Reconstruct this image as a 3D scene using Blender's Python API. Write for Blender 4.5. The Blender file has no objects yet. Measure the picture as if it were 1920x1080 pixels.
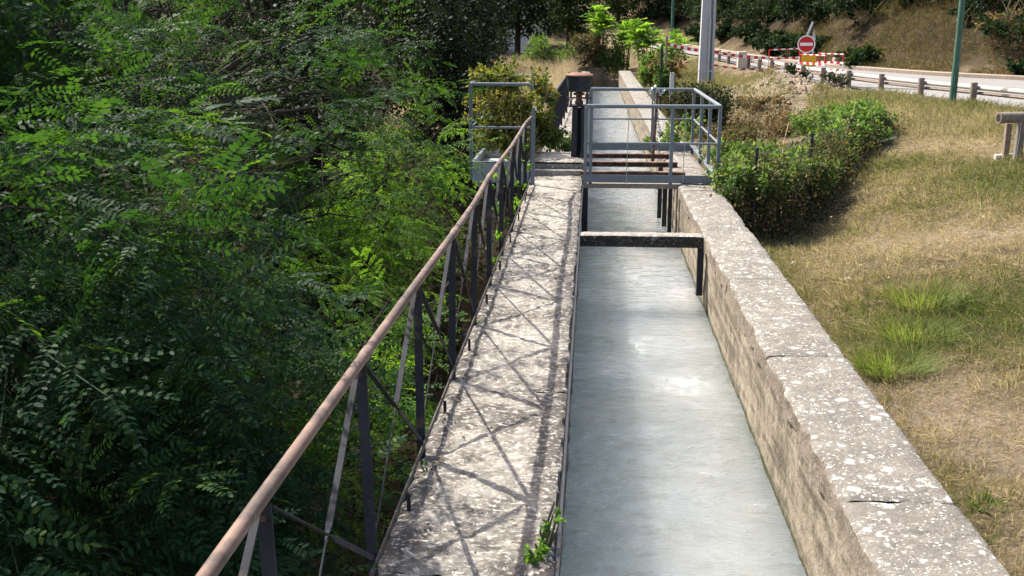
import bpy, math, random, zlib
import numpy as np
from mathutils import Matrix, Vector
rng = np.random.default_rng(7); random.seed(7)
S = bpy.context.scene
COL = S.collection

# ------------------------------------------------------------------ camera
F = 2000.0; HC = 2.35                                   # focal length in photo pixels, eye above the walkway
YAW, PITCH = math.radians(4.2455), math.radians(13.9823)
cf = np.array([-math.sin(YAW)*math.cos(PITCH), math.cos(YAW)*math.cos(PITCH), -math.sin(PITCH)])
cr = np.array([math.cos(YAW), math.sin(YAW), 0.0]); cu = np.cross(cr, cf)
CAMP = np.array([0, 0, HC])
def ray(px, py): return cf + cr*(px-960)/F - cu*(py-540)/F
def onz(px, py, z): d = ray(px, py); return CAMP + d*((z-HC)/d[2])
def ony(px, py, y): d = ray(px, py); return CAMP + d*(y/d[1])
cd = bpy.data.cameras.new('camera'); cam = bpy.data.objects.new('camera', cd); COL.objects.link(cam)
cd.sensor_width = 36; cd.lens = 36*F/1920; cd.clip_start = .05; cd.clip_end = 2000
cam.matrix_world = Matrix(((cr[0], cu[0], -cf[0], 0), (cr[1], cu[1], -cf[1], 0), (cr[2], cu[2], -cf[2], HC), (0, 0, 0, 1)))
S.camera = cam
# ------------------------------------------------------------------ sky, sun, exposure
SUN = Vector((-.66, .57, 1.0)).normalized()
w = bpy.data.worlds.new('World'); S.world = w; w.use_nodes = True
nt = w.node_tree; bg = nt.nodes['Background']; sky = nt.nodes.new('ShaderNodeTexSky')
sky.sky_type = 'NISHITA'; sky.sun_disc = False
sky.sun_elevation = math.asin(SUN.z); sky.sun_rotation = math.atan2(SUN.x, SUN.y)
sky.dust_density = 4.5; sky.air_density = 1.0
nt.links.new(sky.outputs[0], bg.inputs[0]); bg.inputs[1].default_value = .15
sl = bpy.data.lights.new('sun', 'SUN'); sun = bpy.data.objects.new('sun', sl); COL.objects.link(sun)
sl.energy = 4.8; sl.angle = math.radians(.6); sl.color = (1, .95, .86)
sun.rotation_euler = SUN.to_track_quat('Z', 'Y').to_euler(); sun.location = (-20, 15, 30)
S.view_settings.view_transform = 'Standard'; S.view_settings.look = 'None'
S.view_settings.exposure = .84; S.view_settings.gamma = 1
S.render.engine = 'CYCLES'; S.cycles.max_bounces = 8; S.cycles.transparent_max_bounces = 8

# ------------------------------------------------------------------ noise
def _h(i, j, s):
    n = (i*374761393 + j*668265263 + s*974634777) & 0x7fffffff
    n = ((n ^ (n >> 13))*1274126177) & 0x7fffffff
    return ((n ^ (n >> 16)) & 0xffff)/65535.0
def reseed(text):           # each plant keeps its own shape whatever else changes
    global rng; rng = np.random.default_rng(zlib.crc32(text.encode())); random.seed(zlib.crc32(text.encode()))
def vn(x, y, s=0):
    x = np.asarray(x, float); y = np.asarray(y, float)
    i = np.floor(x).astype(np.int64); j = np.floor(y).astype(np.int64); a = x-i; b = y-j
    a = a*a*(3-2*a); b = b*b*(3-2*b)
    return ((_h(i, j, s)*(1-a)+_h(i+1, j, s)*a)*(1-b)+(_h(i, j+1, s)*(1-a)+_h(i+1, j+1, s)*a)*b)*2-1
def fbm(x, y, s=0, o=4):
    t = 0; a = 1.0
    for k in range(o): t = t+a*vn(np.asarray(x)*2**k, np.asarray(y)*2**k, s+k*17); a *= .5
    return t/1.9
def sstep(a, b, x): t = np.clip((x-a)/(b-a), 0, 1); return t*t*(3-2*t)

# ------------------------------------------------------------------ materials
def M(name):
    m = bpy.data.materials.new(name); m.use_nodes = True
    return m, m.node_tree.nodes, m.node_tree.links, m.node_tree.nodes['Principled BSDF']
def N(nodes, t, **k):
    n = nodes.new(t)
    for a, v in k.items():
        if a.startswith('i_'):
            key = a[2:]; n.inputs[int(key) if key.isdigit() else key].default_value = v
        else: setattr(n, a, v)
    return n
def ramp(nodes, links, src, stops):
    r = nodes.new('ShaderNodeValToRGB'); e = r.color_ramp.elements
    while len(e) < len(stops): e.new(.5)
    for q, (p, c) in zip(e, stops): q.position = p; q.color = (*c, 1) if len(c) == 3 else c
    links.new(src, r.inputs[0]); return r.outputs[0]
def mix(nodes, links, fac, a, b, mode='MIX'):
    m = nodes.new('ShaderNodeMixRGB'); m.blend_type = mode
    for s, i in ((fac, 0), (a, 1), (b, 2)):
        if hasattr(s, 'is_linked'): links.new(s, m.inputs[i])
        else: m.inputs[i].default_value = s if i == 0 else (*s, 1)
    return m.outputs[0]
def coords(nodes, links, scale=(1, 1, 1)):
    g = nodes.new('ShaderNodeNewGeometry'); mp = nodes.new('ShaderNodeMapping'); mp.inputs['Scale'].default_value = scale
    links.new(g.outputs['Position'], mp.inputs[0]); return mp.outputs[0]
def noise(nodes, links, co, sc, det=5, rough=.55):
    n = N(nodes, 'ShaderNodeTexNoise', i_Scale=sc, i_Detail=det, i_Roughness=rough); links.new(co, n.inputs['Vector']); return n.outputs['Fac']
def bump(nodes, links, b, h, strength, dist):
    n = N(nodes, 'ShaderNodeBump', i_Strength=strength, i_Distance=dist); links.new(h, n.inputs['Height'])
    links.new(n.outputs[0], b.inputs['Normal']); return n
G3 = lambda v: (v, v, v)
def mat_plain(name, col, rough=.6, metal=0, var=.25, sc=8, rust=0, rustcol=(.16, .07, .035), bmp=.15):
    m, n, l, b = M(name); co = coords(n, l)
    f = noise(n, l, co, sc, 6, .6)
    c = ramp(n, l, f, [(.25, tuple(x*(1-var) for x in col)), (.75, tuple(min(1, x*(1+var)) for x in col))])
    if rust:
        g = noise(n, l, co, sc*.6, 8, .7)
        r = ramp(n, l, g, [(.62-rust*.3, G3(0)), (.72-rust*.3, G3(1))]); c = mix(n, l, r, c, rustcol)
    l.new(c, b.inputs['Base Color']); b.inputs['Roughness'].default_value = rough; b.inputs['Metallic'].default_value = metal; b.inputs['Specular IOR Level'].default_value = .2
    if bmp: bump(n, l, b, noise(n, l, co, sc*6, 4), bmp, .01)
    return m
def mat_concrete(name, dark, mid, light, lichen=0.0, crust=0.0, stretch=(1, 1, 1), streak=0, lscale=1):
    m, n, l, b = M(name); co = coords(n, l, stretch)
    big = noise(n, l, co, 1.7, 6, .6); fine = noise(n, l, co, 38, 6, .7); mid_ = noise(n, l, co, 9, 6, .65)
    s = mix(n, l, .5, big, mid_); s = mix(n, l, .35, s, fine)
    c = ramp(n, l, s, [(.32, dark), (.5, mid), (.66, light)])
    if streak:
        co2 = coords(n, l, (1, .35, 5)); st = mix(n, l, .45, noise(n, l, co2, 2.2, 6, .65), noise(n, l, coords(n, l, (1, 1, .6)), 7, 6, .7))
        c = mix(n, l, ramp(n, l, st, [(.45, G3(0)), (.58, G3(streak))]), c, tuple(x*.5 for x in dark))
        g = n.new('ShaderNodeNewGeometry'); sp = n.new('ShaderNodeSeparateXYZ'); l.new(g.outputs['Position'], sp.inputs[0])
        ad = N(n, 'ShaderNodeMath', operation='MULTIPLY_ADD', i_1=.16, i_2=0.0); l.new(mid_, ad.inputs[0])
        sb = N(n, 'ShaderNodeMath', operation='SUBTRACT'); l.new(sp.outputs[2], sb.inputs[0]); l.new(ad.outputs[0], sb.inputs[1])
        c = mix(n, l, ramp(n, l, N_add(n, l, sb.outputs[0], .93), [(.02, G3(.9)), (.07, G3(0))]), c, (.045, .05, .02))
    if crust:
        k = noise(n, l, co, 1.1, 8, .68); k2 = noise(n, l, co, 5, 8, .7); kk = mix(n, l, .5, k, k2)
        sx_ = n.new('ShaderNodeSeparateXYZ'); l.new(coords(n, l), sx_.inputs[0]); ab = N(n, 'ShaderNodeMath', operation='ABSOLUTE'); l.new(N_add(n, l, sx_.outputs[0], .55), ab.inputs[0])
        er = N(n, 'ShaderNodeMapRange', i_1=.16, i_2=.40, i_3=-.02, i_4=.09); l.new(ab.outputs[0], er.inputs[0]); ea = N(n, 'ShaderNodeMath', operation='ADD'); l.new(kk, ea.inputs[0]); l.new(er.outputs[0], ea.inputs[1]); kk = ea.outputs[0]
        c = mix(n, l, ramp(n, l, kk, [(.47, G3(0)), (.56, G3(crust))]), c, (.10, .085, .075))
        w_ = noise(n, l, coords(n, l, (1.0, 1.3, 1)), 24, 8, .75)
        c = mix(n, l, ramp(n, l, w_, [(.53, G3(0)), (.60, G3(.8))]), c, (.76, .71, .63))
        d_ = noise(n, l, coords(n, l, (1.0, 1.4, 1)), 31, 8, .8)
        c = mix(n, l, ramp(n, l, d_, [(.34, G3(.85)), (.44, G3(0))]), c, (.10, .09, .085))
    if lichen:
        for sc, th in ((9*lscale, .30), (17*lscale, .34), (33*lscale, .34), (60*lscale, .36)):
            nz = N(n, 'ShaderNodeTexNoise', i_Scale=sc*1.2, i_Detail=3.0); l.new(co, nz.inputs['Vector'])
            wv = mix(n, l, .9/sc, co, nz.outputs['Color'], 'ADD')
            v = N(n, 'ShaderNodeTexVoronoi', i_Scale=sc, i_Randomness=1.0); l.new(wv, v.inputs['Vector'])
            dens = ramp(n, l, noise(n, l, co, 1.9+sc*.05, 5, .65), [(.40, G3(.02)), (.52, G3(.42)), (.64, G3(1.0))])
            sp = n.new('ShaderNodeSeparateColor'); l.new(v.outputs['Color'], sp.inputs[0])
            # spot when the cell's random value is under the local density and distance is small
            a = N(n, 'ShaderNodeMath', operation='MULTIPLY', i_1=.85); l.new(dens, a.inputs[0])
            q = N(n, 'ShaderNodeMath', operation='LESS_THAN'); l.new(sp.outputs[0], q.inputs[0]); l.new(a.outputs[0], q.inputs[1])
            rr = N(n, 'ShaderNodeMath', operation='MULTIPLY_ADD', i_1=.28, i_2=th-.16); l.new(sp.outputs[1], rr.inputs[0])
            df = N(n, 'ShaderNodeMath', operation='SUBTRACT'); l.new(rr.outputs[0], df.inputs[0]); l.new(v.outputs['Distance'], df.inputs[1])
            sm = N(n, 'ShaderNodeMapRange', i_1=-.03, i_2=.17); l.new(df.outputs[0], sm.inputs[0])
            e = N(n, 'ShaderNodeMath', operation='MULTIPLY'); l.new(sm.outputs[0], e.inputs[0]); l.new(q.outputs[0], e.inputs[1])
            e2 = N(n, 'ShaderNodeMath', operation='MULTIPLY', i_1=lichen); l.new(e.outputs[0], e2.inputs[0])
            c = mix(n, l, e2.outputs[0], c, (.70, .68, .63))
    l.new(c, b.inputs['Base Color']); b.inputs['Roughness'].default_value = .92; b.inputs['Specular IOR Level'].default_value = .2
    hh = mix(n, l, .5, mid_, fine); bump(n, l, b, hh, 1.0, .035)
    return m
def N_add(n, l, s, v):
    a = N(n, 'ShaderNodeMath', operation='ADD', i_1=v); l.new(s, a.inputs[0]); return a.outputs[0]
def mat_leaf(name, stops, trans=.4, transcol=(1.5, 1.35, .5), rough=.55):
    m, n, l, b = M(name)
    at = N(n, 'ShaderNodeAttribute', attribute_name='tint')
    c = ramp(n, l, at.outputs['Fac'], stops)
    l.new(c, b.inputs['Base Color']); b.inputs['Roughness'].default_value = rough; b.inputs['Specular IOR Level'].default_value = .07
    tr = n.new('ShaderNodeBsdfTranslucent'); l.new(mix(n, l, 1.0, c, transcol, 'MULTIPLY'), tr.inputs[0])
    mx = N(n, 'ShaderNodeMixShader', i_0=trans); l.new(b.outputs[0], mx.inputs[1]); l.new(tr.outputs[0], mx.inputs[2])
    l.new(mx.outputs[0], n['Material Output'].inputs[0]); return m

m_walk = mat_concrete('weathered_walkway_concrete', (.115, .10, .086), (.31, .28, .24), (.54, .495, .43), 0, .9)
m_cope = mat_concrete('lichen_coping_concrete', (.108, .094, .08), (.215, .194, .168), (.335, .306, .268), .72)
m_lip = mat_concrete('stained_coping_edge', (.11, .085, .065), (.22, .18, .14), (.34, .285, .23), .25)
m_wall = mat_concrete('streaked_wall_render', (.17, .14, .105), (.33, .28, .215), (.48, .415, .33), 0, 0, (1, .7, .8), .8)
m_beamc = mat_concrete('mossy_beam_concrete', (.14, .125, .11), (.30, .27, .235), (.46, .42, .36), .7)
m_beamfront = mat_concrete('dark_beam_concrete', (.02, .018, .015), (.05, .043, .036), (.11, .095, .08), .25)
m_rail = mat_plain('worn_brown_handrail_paint', (.235, .155, .12), .5, 0, .35, 5, .5, (.12, .09, .075))
m_dark = mat_plain('charcoal_railing_paint', (.04, .041, .048), .8, 0, .35, 9, .2, (.12, .085, .07))
m_brace = mat_plain('faded_flat_bar_paint', (.085, .078, .074), .6, 0, .35, 12, .4, (.075, .055, .045))
m_grey = mat_plain('grey_platform_paint', (.20, .225, .245), .42, .1, .12, 6)
m_tray = mat_plain('grey_sheet_steel', (.42, .45, .47), .5, .1, .15, 4)
m_rust = mat_plain('rusty_brown_steel', (.12, .065, .05), .8, 0, .45, 14, .5, (.25, .15, .11))
m_iron = mat_plain('old_black_iron', (.04, .042, .05), .5, .2, .4, 12, .12, (.09, .05, .035))
m_lid = mat_plain('rusty_lid', (.23, .13, .09), .8, 0, .4, 14)
m_timber = mat_plain('weathered_timber', (.28, .23, .18), .85, 0, .35, 18)
m_wood = mat_plain('grey_guardrail_wood', (.24, .19, .155), .85, 0, .35, 16)
m_logtop = mat_plain('bleached_and_sunlit_wood', (.55, .51, .45), .8, 0, .25, 14)
m_pole = mat_plain('pale_pole_concrete', (.47, .47, .475), .85, 0, .10, 3)
m_green = mat_plain('green_lamp_post_paint', (.07, .145, .10), .55, 0, .15, 4)
m_galv = mat_plain('galvanised_steel', (.55, .57, .58), .35, .6, .15, 6)
m_white = mat_plain('white_paint', (.78, .77, .75), .5, 0, .08, 6)
m_red = mat_plain('red_paint', (.55, .03, .035), .45, 0, .1, 6)
m_yellow = mat_plain('yellow_sign_paint', (.75, .40, .02), .5, 0, .1, 6)
m_signb = mat_plain('grey_sign_back', (.45, .46, .47), .5, .3, .1, 6)
m_bark = mat_plain('dark_bark', (.05, .04, .032), .95, 0, .4, 10, 0, bmp=.6)
m_twig = mat_plain('green_twig', (.06, .065, .03), .8, 0, .3, 10)
m_dry = mat_plain('dry_stem', (.34, .25, .15), .9, 0, .35, 12)
m_net = mat_plain('dark_green_fence_net', (.015, .04, .03), .8, 0, .3, 12)
m_stone = mat_plain('pale_stone', (.5, .46, .40), .9, 0, .2, 14)
m_clod = mat_plain('dry_clods', (.33, .26, .195), .95, 0, .3, 9)
m_house = mat_plain('pale_house_render', (.80, .78, .73), .9, 0, .06, 2)
m_roof = mat_plain('terracotta_roof', (.38, .17, .10), .85, 0, .25, 8)
m_glass = mat_plain('dark_window_glass', (.03, .035, .04), .1, 0, .1, 3)
m_asph = mat_plain('pale_worn_asphalt', (.245, .235, .225), .95, 0, .14, 1.2, 0, bmp=.3)
m_kerb = mat_plain('kerb_concrete', (.30, .24, .19), .9, 0, .2, 6)
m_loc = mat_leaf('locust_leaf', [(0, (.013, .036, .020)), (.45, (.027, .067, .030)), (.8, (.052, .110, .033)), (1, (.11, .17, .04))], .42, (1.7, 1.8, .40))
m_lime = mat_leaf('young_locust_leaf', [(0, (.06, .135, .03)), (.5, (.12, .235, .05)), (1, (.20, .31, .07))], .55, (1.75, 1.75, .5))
m_deep = mat_leaf('evergreen_leaf', [(0, (.010, .017, .010)), (.5, (.019, .030, .015)), (1, (.045, .055, .025))], .22, (1.3, 1.3, .5))
m_hill = mat_leaf('hillside_leaf', [(0, (.012, .028, .016)), (.5, (.028, .052, .022)), (.85, (.055, .075, .025)), (1, (.12, .11, .035))], .3, (1.5, 1.5, .5))
m_ivy = mat_leaf('ivy_leaf', [(0, (.05, .092, .032)), (.5, (.115, .19, .062)), (.85, (.19, .275, .095)), (1, (.28, .32, .13))], .46, (1.4, 1.45, .5))
m_vine = mat_leaf('yellowing_vine_leaf', [(0, (.06, .10, .025)), (.5, (.17, .20, .06)), (.85, (.30, .28, .09)), (1, (.38, .27, .10))], .42, (1.4, 1.3, .5))
m_bram = mat_leaf('dry_bramble_leaf', [(0, (.06, .065, .028)), (.45, (.13, .12, .05)), (.8, (.24, .165, .085)), (1, (.36, .25, .14))], .3, (1.2, 1.1, .6))
m_grass = mat_leaf('grass_blade', [(0, (.075, .125, .03)), (.25, (.145, .175, .06)), (.48, (.24, .225, .11)), (.75, (.38, .305, .19)), (1, (.52, .44, .31))], .42, (1.15, 1.12, .75), .6)
m_fresh = mat_leaf('fresh_grass_blade', [(0, (.085, .15, .03)), (.3, (.145, .21, .055)), (.6, (.25, .275, .10)), (1, (.36, .34, .18))], .45, (1.2, 1.2, .6), .55)
m_straw = mat_leaf('straw_grass', [(0, (.33, .28, .17)), (.3, (.47, .385, .25)), (1, (.64, .53, .38))], .4, (1.1, 1.05, .85), .7)

def mat_ground():
    m, n, l, b = M('soil_and_thatch'); co = coords(n, l)
    at = N(n, 'ShaderNodeAttribute', attribute_name='cover'); sp = n.new('ShaderNodeSeparateColor'); l.new(at.outputs['Color'], sp.inputs[0])
    f = mix(n, l, .5, noise(n, l, co, 1.1, 8, .65), noise(n, l, coords(n, l, (1, .6, 1)), 34, 8, .78))
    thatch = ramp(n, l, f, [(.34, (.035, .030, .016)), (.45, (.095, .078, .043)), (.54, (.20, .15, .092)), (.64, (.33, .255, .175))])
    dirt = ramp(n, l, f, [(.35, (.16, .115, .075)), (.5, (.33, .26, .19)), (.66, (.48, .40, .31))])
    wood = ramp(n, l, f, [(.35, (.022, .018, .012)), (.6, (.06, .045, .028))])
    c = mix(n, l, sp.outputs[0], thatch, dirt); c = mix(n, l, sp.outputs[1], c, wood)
    l.new(c, b.inputs['Base Color']); b.inputs['Roughness'].default_value = 1; b.inputs['Specular IOR Level'].default_value = .05
    bump(n, l, b, noise(n, l, co, 26, 8, .75), 1.0, .06); return m
m_ground = mat_ground()
def mat_water():
    m, n, l, b = M('turbid_canal_water'); co = coords(n, l, (1, .55, 1))
    f = noise(n, l, co, 1.3, 4); c = ramp(n, l, f, [(.3, (.295, .36, .372)), (.7, (.37, .415, .395))])
    l.new(c, b.inputs['Base Color']); b.inputs['Roughness'].default_value = .04; b.inputs['IOR'].default_value = 1.33; b.inputs['Specular IOR Level'].default_value = 1.0
    b.inputs['Coat Weight'].default_value = 1.0; b.inputs['Coat Roughness'].default_value = .03; b.inputs['Coat IOR'].default_value = 1.4
    b.inputs['Subsurface Weight'].default_value = 1.0; b.inputs['Subsurface Radius'].default_value = (.8, 1.0, 1.0); b.inputs['Subsurface Scale'].default_value = 2.6; b.subsurface_method = 'BURLEY'
    w1 = noise(n, l, coords(n, l, (.7, 1.6, 1)), 7, 6, .6); w2 = noise(n, l, coords(n, l, (.8, 1.7, 1)), 24, 4, .6)
    w3 = noise(n, l, coords(n, l, (.7, .5, 1)), 1.6, 3, .5)
    amp = ramp(n, l, w3, [(.3, G3(.45)), (.7, G3(1))])
    bp = bump(n, l, b, mix(n, l, .28, w1, w2), .9, .16); l.new(amp, bp.inputs['Strength']); l.new(bp.outputs[0], b.inputs['Coat Normal']); return m
m_water = mat_water()

# ------------------------------------------------------------------ mesh building
class MB:
    def __init__(s): s.v = []; s.f = []; s.m = []
    def add(s, vs, fs, mi=0):
        o = len(s.v); s.v += [tuple(map(float, p)) for p in vs]; s.f += [tuple(i+o for i in q) for q in fs]; s.m += [mi]*len(fs); return s
    def frame(s, p0, p1, up=(0, 0, 1)):
        p0 = Vector(p0); p1 = Vector(p1); d = (p1-p0).normalized(); u = Vector(up)
        if abs(d.dot(u)) > .97: u = Vector((0, 1, 0))
        a = d.cross(u).normalized(); return p0, p1, d, a, a.cross(d).normalized()
    def box(s, lo, hi, mi=0):
        (x0, y0, z0), (x1, y1, z1) = lo, hi
        return s.add([(x0, y0, z0), (x1, y0, z0), (x1, y1, z0), (x0, y1, z0), (x0, y0, z1), (x1, y0, z1), (x1, y1, z1), (x0, y1, z1)],
                     [(0, 3, 2, 1), (4, 5, 6, 7), (0, 1, 5, 4), (1, 2, 6, 5), (2, 3, 7, 6), (3, 0, 4, 7)], mi)
    def bar(s, p0, p1, wd, t, up=(0, 0, 1), mi=0):      # rectangular section: wd along side, t along up
        p0, p1, d, a, b = s.frame(p0, p1, up); vs = []
        for p in (p0, p1):
            for i, j in ((-1, -1), (1, -1), (1, 1), (-1, 1)): vs.append(p+a*i*wd/2+b*j*t/2)
        return s.add(vs, [(0, 1, 2, 3), (7, 6, 5, 4), (0, 4, 5, 1), (1, 5, 6, 2), (2, 6, 7, 3), (3, 7, 4, 0)], mi)
    def tube(s, path, rad, n=8, caps=True, mi=0):
        path = [Vector(p) for p in path]; k = len(path); rad = [rad]*k if np.isscalar(rad) else rad; vs = []; pa = None
        for i, p in enumerate(path):
            d = (path[min(i+1, k-1)]-path[max(i-1, 0)]).normalized()
            if pa is None: pa = d.cross(Vector((0, 0, 1)) if abs(d.z) < .95 else Vector((1, 0, 0))).normalized()
            pa = (pa-d*pa.dot(d)).normalized(); pb = d.cross(pa)
            for j in range(n): t = 2*math.pi*j/n; vs.append(p+(pa*math.cos(t)+pb*math.sin(t))*rad[i])
        fs = [(i*n+j, i*n+(j+1) % n, (i+1)*n+(j+1) % n, (i+1)*n+j) for i in range(k-1) for j in range(n)]
        if caps: fs += [tuple(range(n))[::-1], tuple(range((k-1)*n, k*n))]
        return s.add(vs, fs, mi)
    def lathe(s, c, prof, n=20, mi=0):                  # prof: (radius, z)
        vs = [(c[0]+r*math.cos(2*math.pi*j/n), c[1]+r*math.sin(2*math.pi*j/n), c[2]+z) for r, z in prof for j in range(n)]
        k = len(prof); fs = [(i*n+j, i*n+(j+1) % n, (i+1)*n+(j+1) % n, (i+1)*n+j) for i in range(k-1) for j in range(n)]
        fs += [tuple(range(n))[::-1], tuple(range((k-1)*n, k*n))]; return s.add(vs, fs, mi)
    def build(s, name, mats, parent=None, smooth=False, bevel=0):
        me = bpy.data.meshes.new(name); me.from_pydata(s.v, [], s.f)
        mats = mats if isinstance(mats, (list, tuple)) else [mats]
        for m in mats: me.materials.append(m)
        if len(mats) > 1: me.polygons.foreach_set('material_index', s.m)
        if smooth: me.polygons.foreach_set('use_smooth', [True]*len(s.f)); me.update(); me.set_sharp_from_angle(angle=math.radians(45))
        me.update(); return link(name, me, parent, bevel)
def link(name, me, parent=None, bevel=0):
    o = bpy.data.objects.new(name, me); COL.objects.link(o)
    if parent:
        o.parent = parent; o.matrix_parent_inverse = parent.matrix_world.inverted()
    if bevel:
        b = o.modifiers.new('bevel', 'BEVEL'); b.width = bevel; b.segments = 2; b.limit_method = 'ANGLE'
    return o
def tag(o, label, cat, group=None):
    o['label'] = label; o['category'] = cat
    if group: o['group'] = group
    return o
def thing(name, label, cat, loc=(0, 0, 0), group=None):
    o = bpy.data.objects.new(name, None); COL.objects.link(o); o.location = loc; o.matrix_world = Matrix.Translation(loc)
    o.empty_display_size = .2; return tag(o, label, cat, group)
def struct(o): o['kind'] = 'structure'; return o
def stuff(o): o['kind'] = 'stuff'; return o
def poly_mesh(name, V, nper, mat, tint=None, smooth=False):
    """V: (faces, nper, 3) separate polygons."""
    nf = len(V); me = bpy.data.meshes.new(name)
    me.vertices.add(nf*nper); me.vertices.foreach_set('co', np.ascontiguousarray(V, dtype=np.float32).ravel())
    me.loops.add(nf*nper); me.loops.foreach_set('vertex_index', np.arange(nf*nper, dtype=np.int32))
    me.polygons.add(nf); me.polygons.foreach_set('loop_start', np.arange(0, nf*nper, nper, dtype=np.int32))
    me.update(calc_edges=True); me.materials.append(mat)
    if tint is not None:
        a = me.attributes.new('tint', 'FLOAT', 'FACE'); a.data.foreach_set('value', np.clip(tint, 0, 1).astype(np.float32))
    return me
def grid_mesh(name, X, Y, Z, mat, keep=None, smooth=True):
    ny, nx = X.shape; idx = np.arange(ny*nx).reshape(ny, nx)
    q = np.stack([idx[:-1, :-1], idx[:-1, 1:], idx[1:, 1:], idx[1:, :-1]], -1).reshape(-1, 4)
    if keep is not None: q = q[keep.ravel()]
    me = bpy.data.meshes.new(name); me.vertices.add(ny*nx)
    me.vertices.foreach_set('co', np.stack([X, Y, Z], -1).astype(np.float32).ravel())
    me.loops.add(q.size); me.loops.foreach_set('vertex_index', q.astype(np.int32).ravel())
    me.polygons.add(len(q)); me.polygons.foreach_set('loop_start', np.arange(0, q.size, 4, dtype=np.int32))
    me.polygons.foreach_set('use_smooth', np.full(len(q), smooth, dtype=bool))
    me.update(calc_edges=True); me.materials.append(mat); return me

# ------------------------------------------------------------------ terrain
LX0, LX1, RX0, RX1 = -.93, -.135, 1.31, 1.885           # canal walls: outer and inner faces
WATER = -.85; CEND = 56.0
NEAR = np.array([(22, 4), (16, 12), (12.2, 19), (10.3, 24), (9.4, 27.3), (8.85, 29.1), (8.3, 31.7), (7.7, 35), (7.3, 39), (7.0, 43), (6.6, 50), (5.8, 60), (3, 80), (-4, 105)], float)
FAR = np.array([(40, 12), (30, 22), (22, 30), (16, 36.5), (13.0, 41), (10.8, 45.5), (9.4, 50), (8.4, 56), (7.6, 64), (5.2, 84), (-1.5, 108)], float)
def pl_dist(x, y, P):
    best = np.full(np.shape(x), 1e9); side = np.zeros(np.shape(x))
    for (ax, ay), (bx, by) in zip(P[:-1], P[1:]):
        dx, dy = bx-ax, by-ay; L = dx*dx+dy*dy; t = np.clip(((x-ax)*dx+(y-ay)*dy)/L, 0, 1)
        ex, ey = x-ax-t*dx, y-ay-t*dy; d = np.hypot(ex, ey); c = dx*(y-ay)-dy*(x-ax)
        m = d < best; best = np.where(m, d, best); side = np.where(m, np.sign(c), side)
    return best*np.where(side == 0, 1, side)            # positive: left of the line (towards the canal)
def roadz(y): return .40+.010*np.maximum(y-42, 0)+0*y
def height(x, y):
    x = np.asarray(x, float); y = np.asarray(y, float)
    dn = pl_dist(x, y, NEAR); df = -pl_dist(x, y, FAR)  # dn>0 canal side of the road, df>0 beyond the far kerb
    # right bank
    r = -.62+.165*np.maximum(x-1.9, 0); r = np.minimum(r, .34)
    r = r-.55*np.exp(-((x-3.1)/1.3)**2-((y-18)/3.6)**2)
    r = r+.75*np.exp(-((x-5.5)/1.6)**2-((y-33)/3.4)**2)*(1+.5*fbm(x*1.3, y*1.3, 3))+.45*np.exp(-((x-3.3)/1.3)**2-((y-37)/4)**2)
    r = r+.06*fbm(x*.7, y*.7, 5)+.025*fbm(x*3, y*3, 9)
    r = np.where(dn > 0, r+(roadz(y)-.03-r)*sstep(1.6, .1, dn), roadz(y)-.05)
    e = np.maximum(df, 0)
    r = np.where(df > 0, roadz(y)+.03+.55*e*sstep(0, 3.5, e)*np.where(e < 16, 1, 16/np.maximum(e, 1))+.25*fbm(x*.5, y*.5, 11)*sstep(0, 2, e), r)
    # left bank
    up = sstep(15, 30, y)
    near_ = -3.0-.9*sstep(-1.5, -6, x)+7*sstep(-16, -50, x)
    far_ = -.35+.0*x+.5*sstep(40, 60, y)+5*sstep(-10, -40, x)
    l = near_*(1-up)+far_*up+.18*fbm(x*.5, y*.5, 21)
    z = np.where(x > .6, r, l)
    inside = (x > LX0+.02) & (x < RX1-.02) & (y < CEND)
    z = np.where(inside, -1.9, z)
    return z+9*sstep(75, 140, y)*(x < 6)
def axis(segs):
    a = []
    for s, e, st in segs: a += list(np.arange(s, e, st))
    return np.array(a+[segs[-1][1]])
gx = axis([(-240, -40, 12), (-40, -12, 1.5), (-12, LX0, .35), (LX0+.001, LX0+.05, .048), (LX0+.06, RX1-.06, .45), (RX1-.05, RX1, .049), (RX1+.03, 12, .14), (12, 24, .5), (24, 60, 2), (60, 260, 12)])
gy = axis([(-60, -6, 4), (-6, 2, .6), (2, 46, .2), (46, 64, .6), (64, 120, 3), (120, 420, 15)])
GX, GY = np.meshgrid(gx, gy); GZ = height(GX, GY)
gm = grid_mesh('ground', GX, GY, GZ, m_ground)
dnG = pl_dist(GX, GY, NEAR); dfG = -pl_dist(GX, GY, FAR)
dirt = np.clip(np.exp(-((GX-5.2)/1.9)**2-((GY-33)/4)**2)*1.3+sstep(.7, .2, np.abs(dnG))*.6+.7*sstep(.3, .7, fbm(GX*.35, GY*.35, 77)*.5+.5)*(GX > 1.9)*(GY < 30)*.35, 0, 1)
woods_and_shade = np.where(GX < LX0, 1-.75*sstep(24, 40, GY)*sstep(-8, -3, GX), np.clip(.9*sstep(.6, 2.4, dfG)+.1*sstep(3, 5, dfG)+.8*np.exp(-((GX-3.0)/1.2)**2-((GY-18)/3.5)**2), 0, 1))  # woodland floor; last term puts the hedge hollow's shade into the ground colour
for a_, b_, c_, d_ in ((2.75, 7.6, .45, .7), (3.2, 6.3, .6, .8), (3.5, 14.2, .9, .9), (4.6, 13.2, 1.1, .9), (6.2, 21.5, 1.2, 2.5)): dirt = np.clip(dirt+.55*np.exp(-((GX-a_)/c_)**2-((GY-b_)/d_)**2), 0, 1)
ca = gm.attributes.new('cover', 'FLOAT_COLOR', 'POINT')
ca.data.foreach_set('color', np.stack([dirt, woods_and_shade, 0*dirt, 0*dirt+1], -1).astype(np.float32).ravel())
struct(link('ground', gm))

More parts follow.
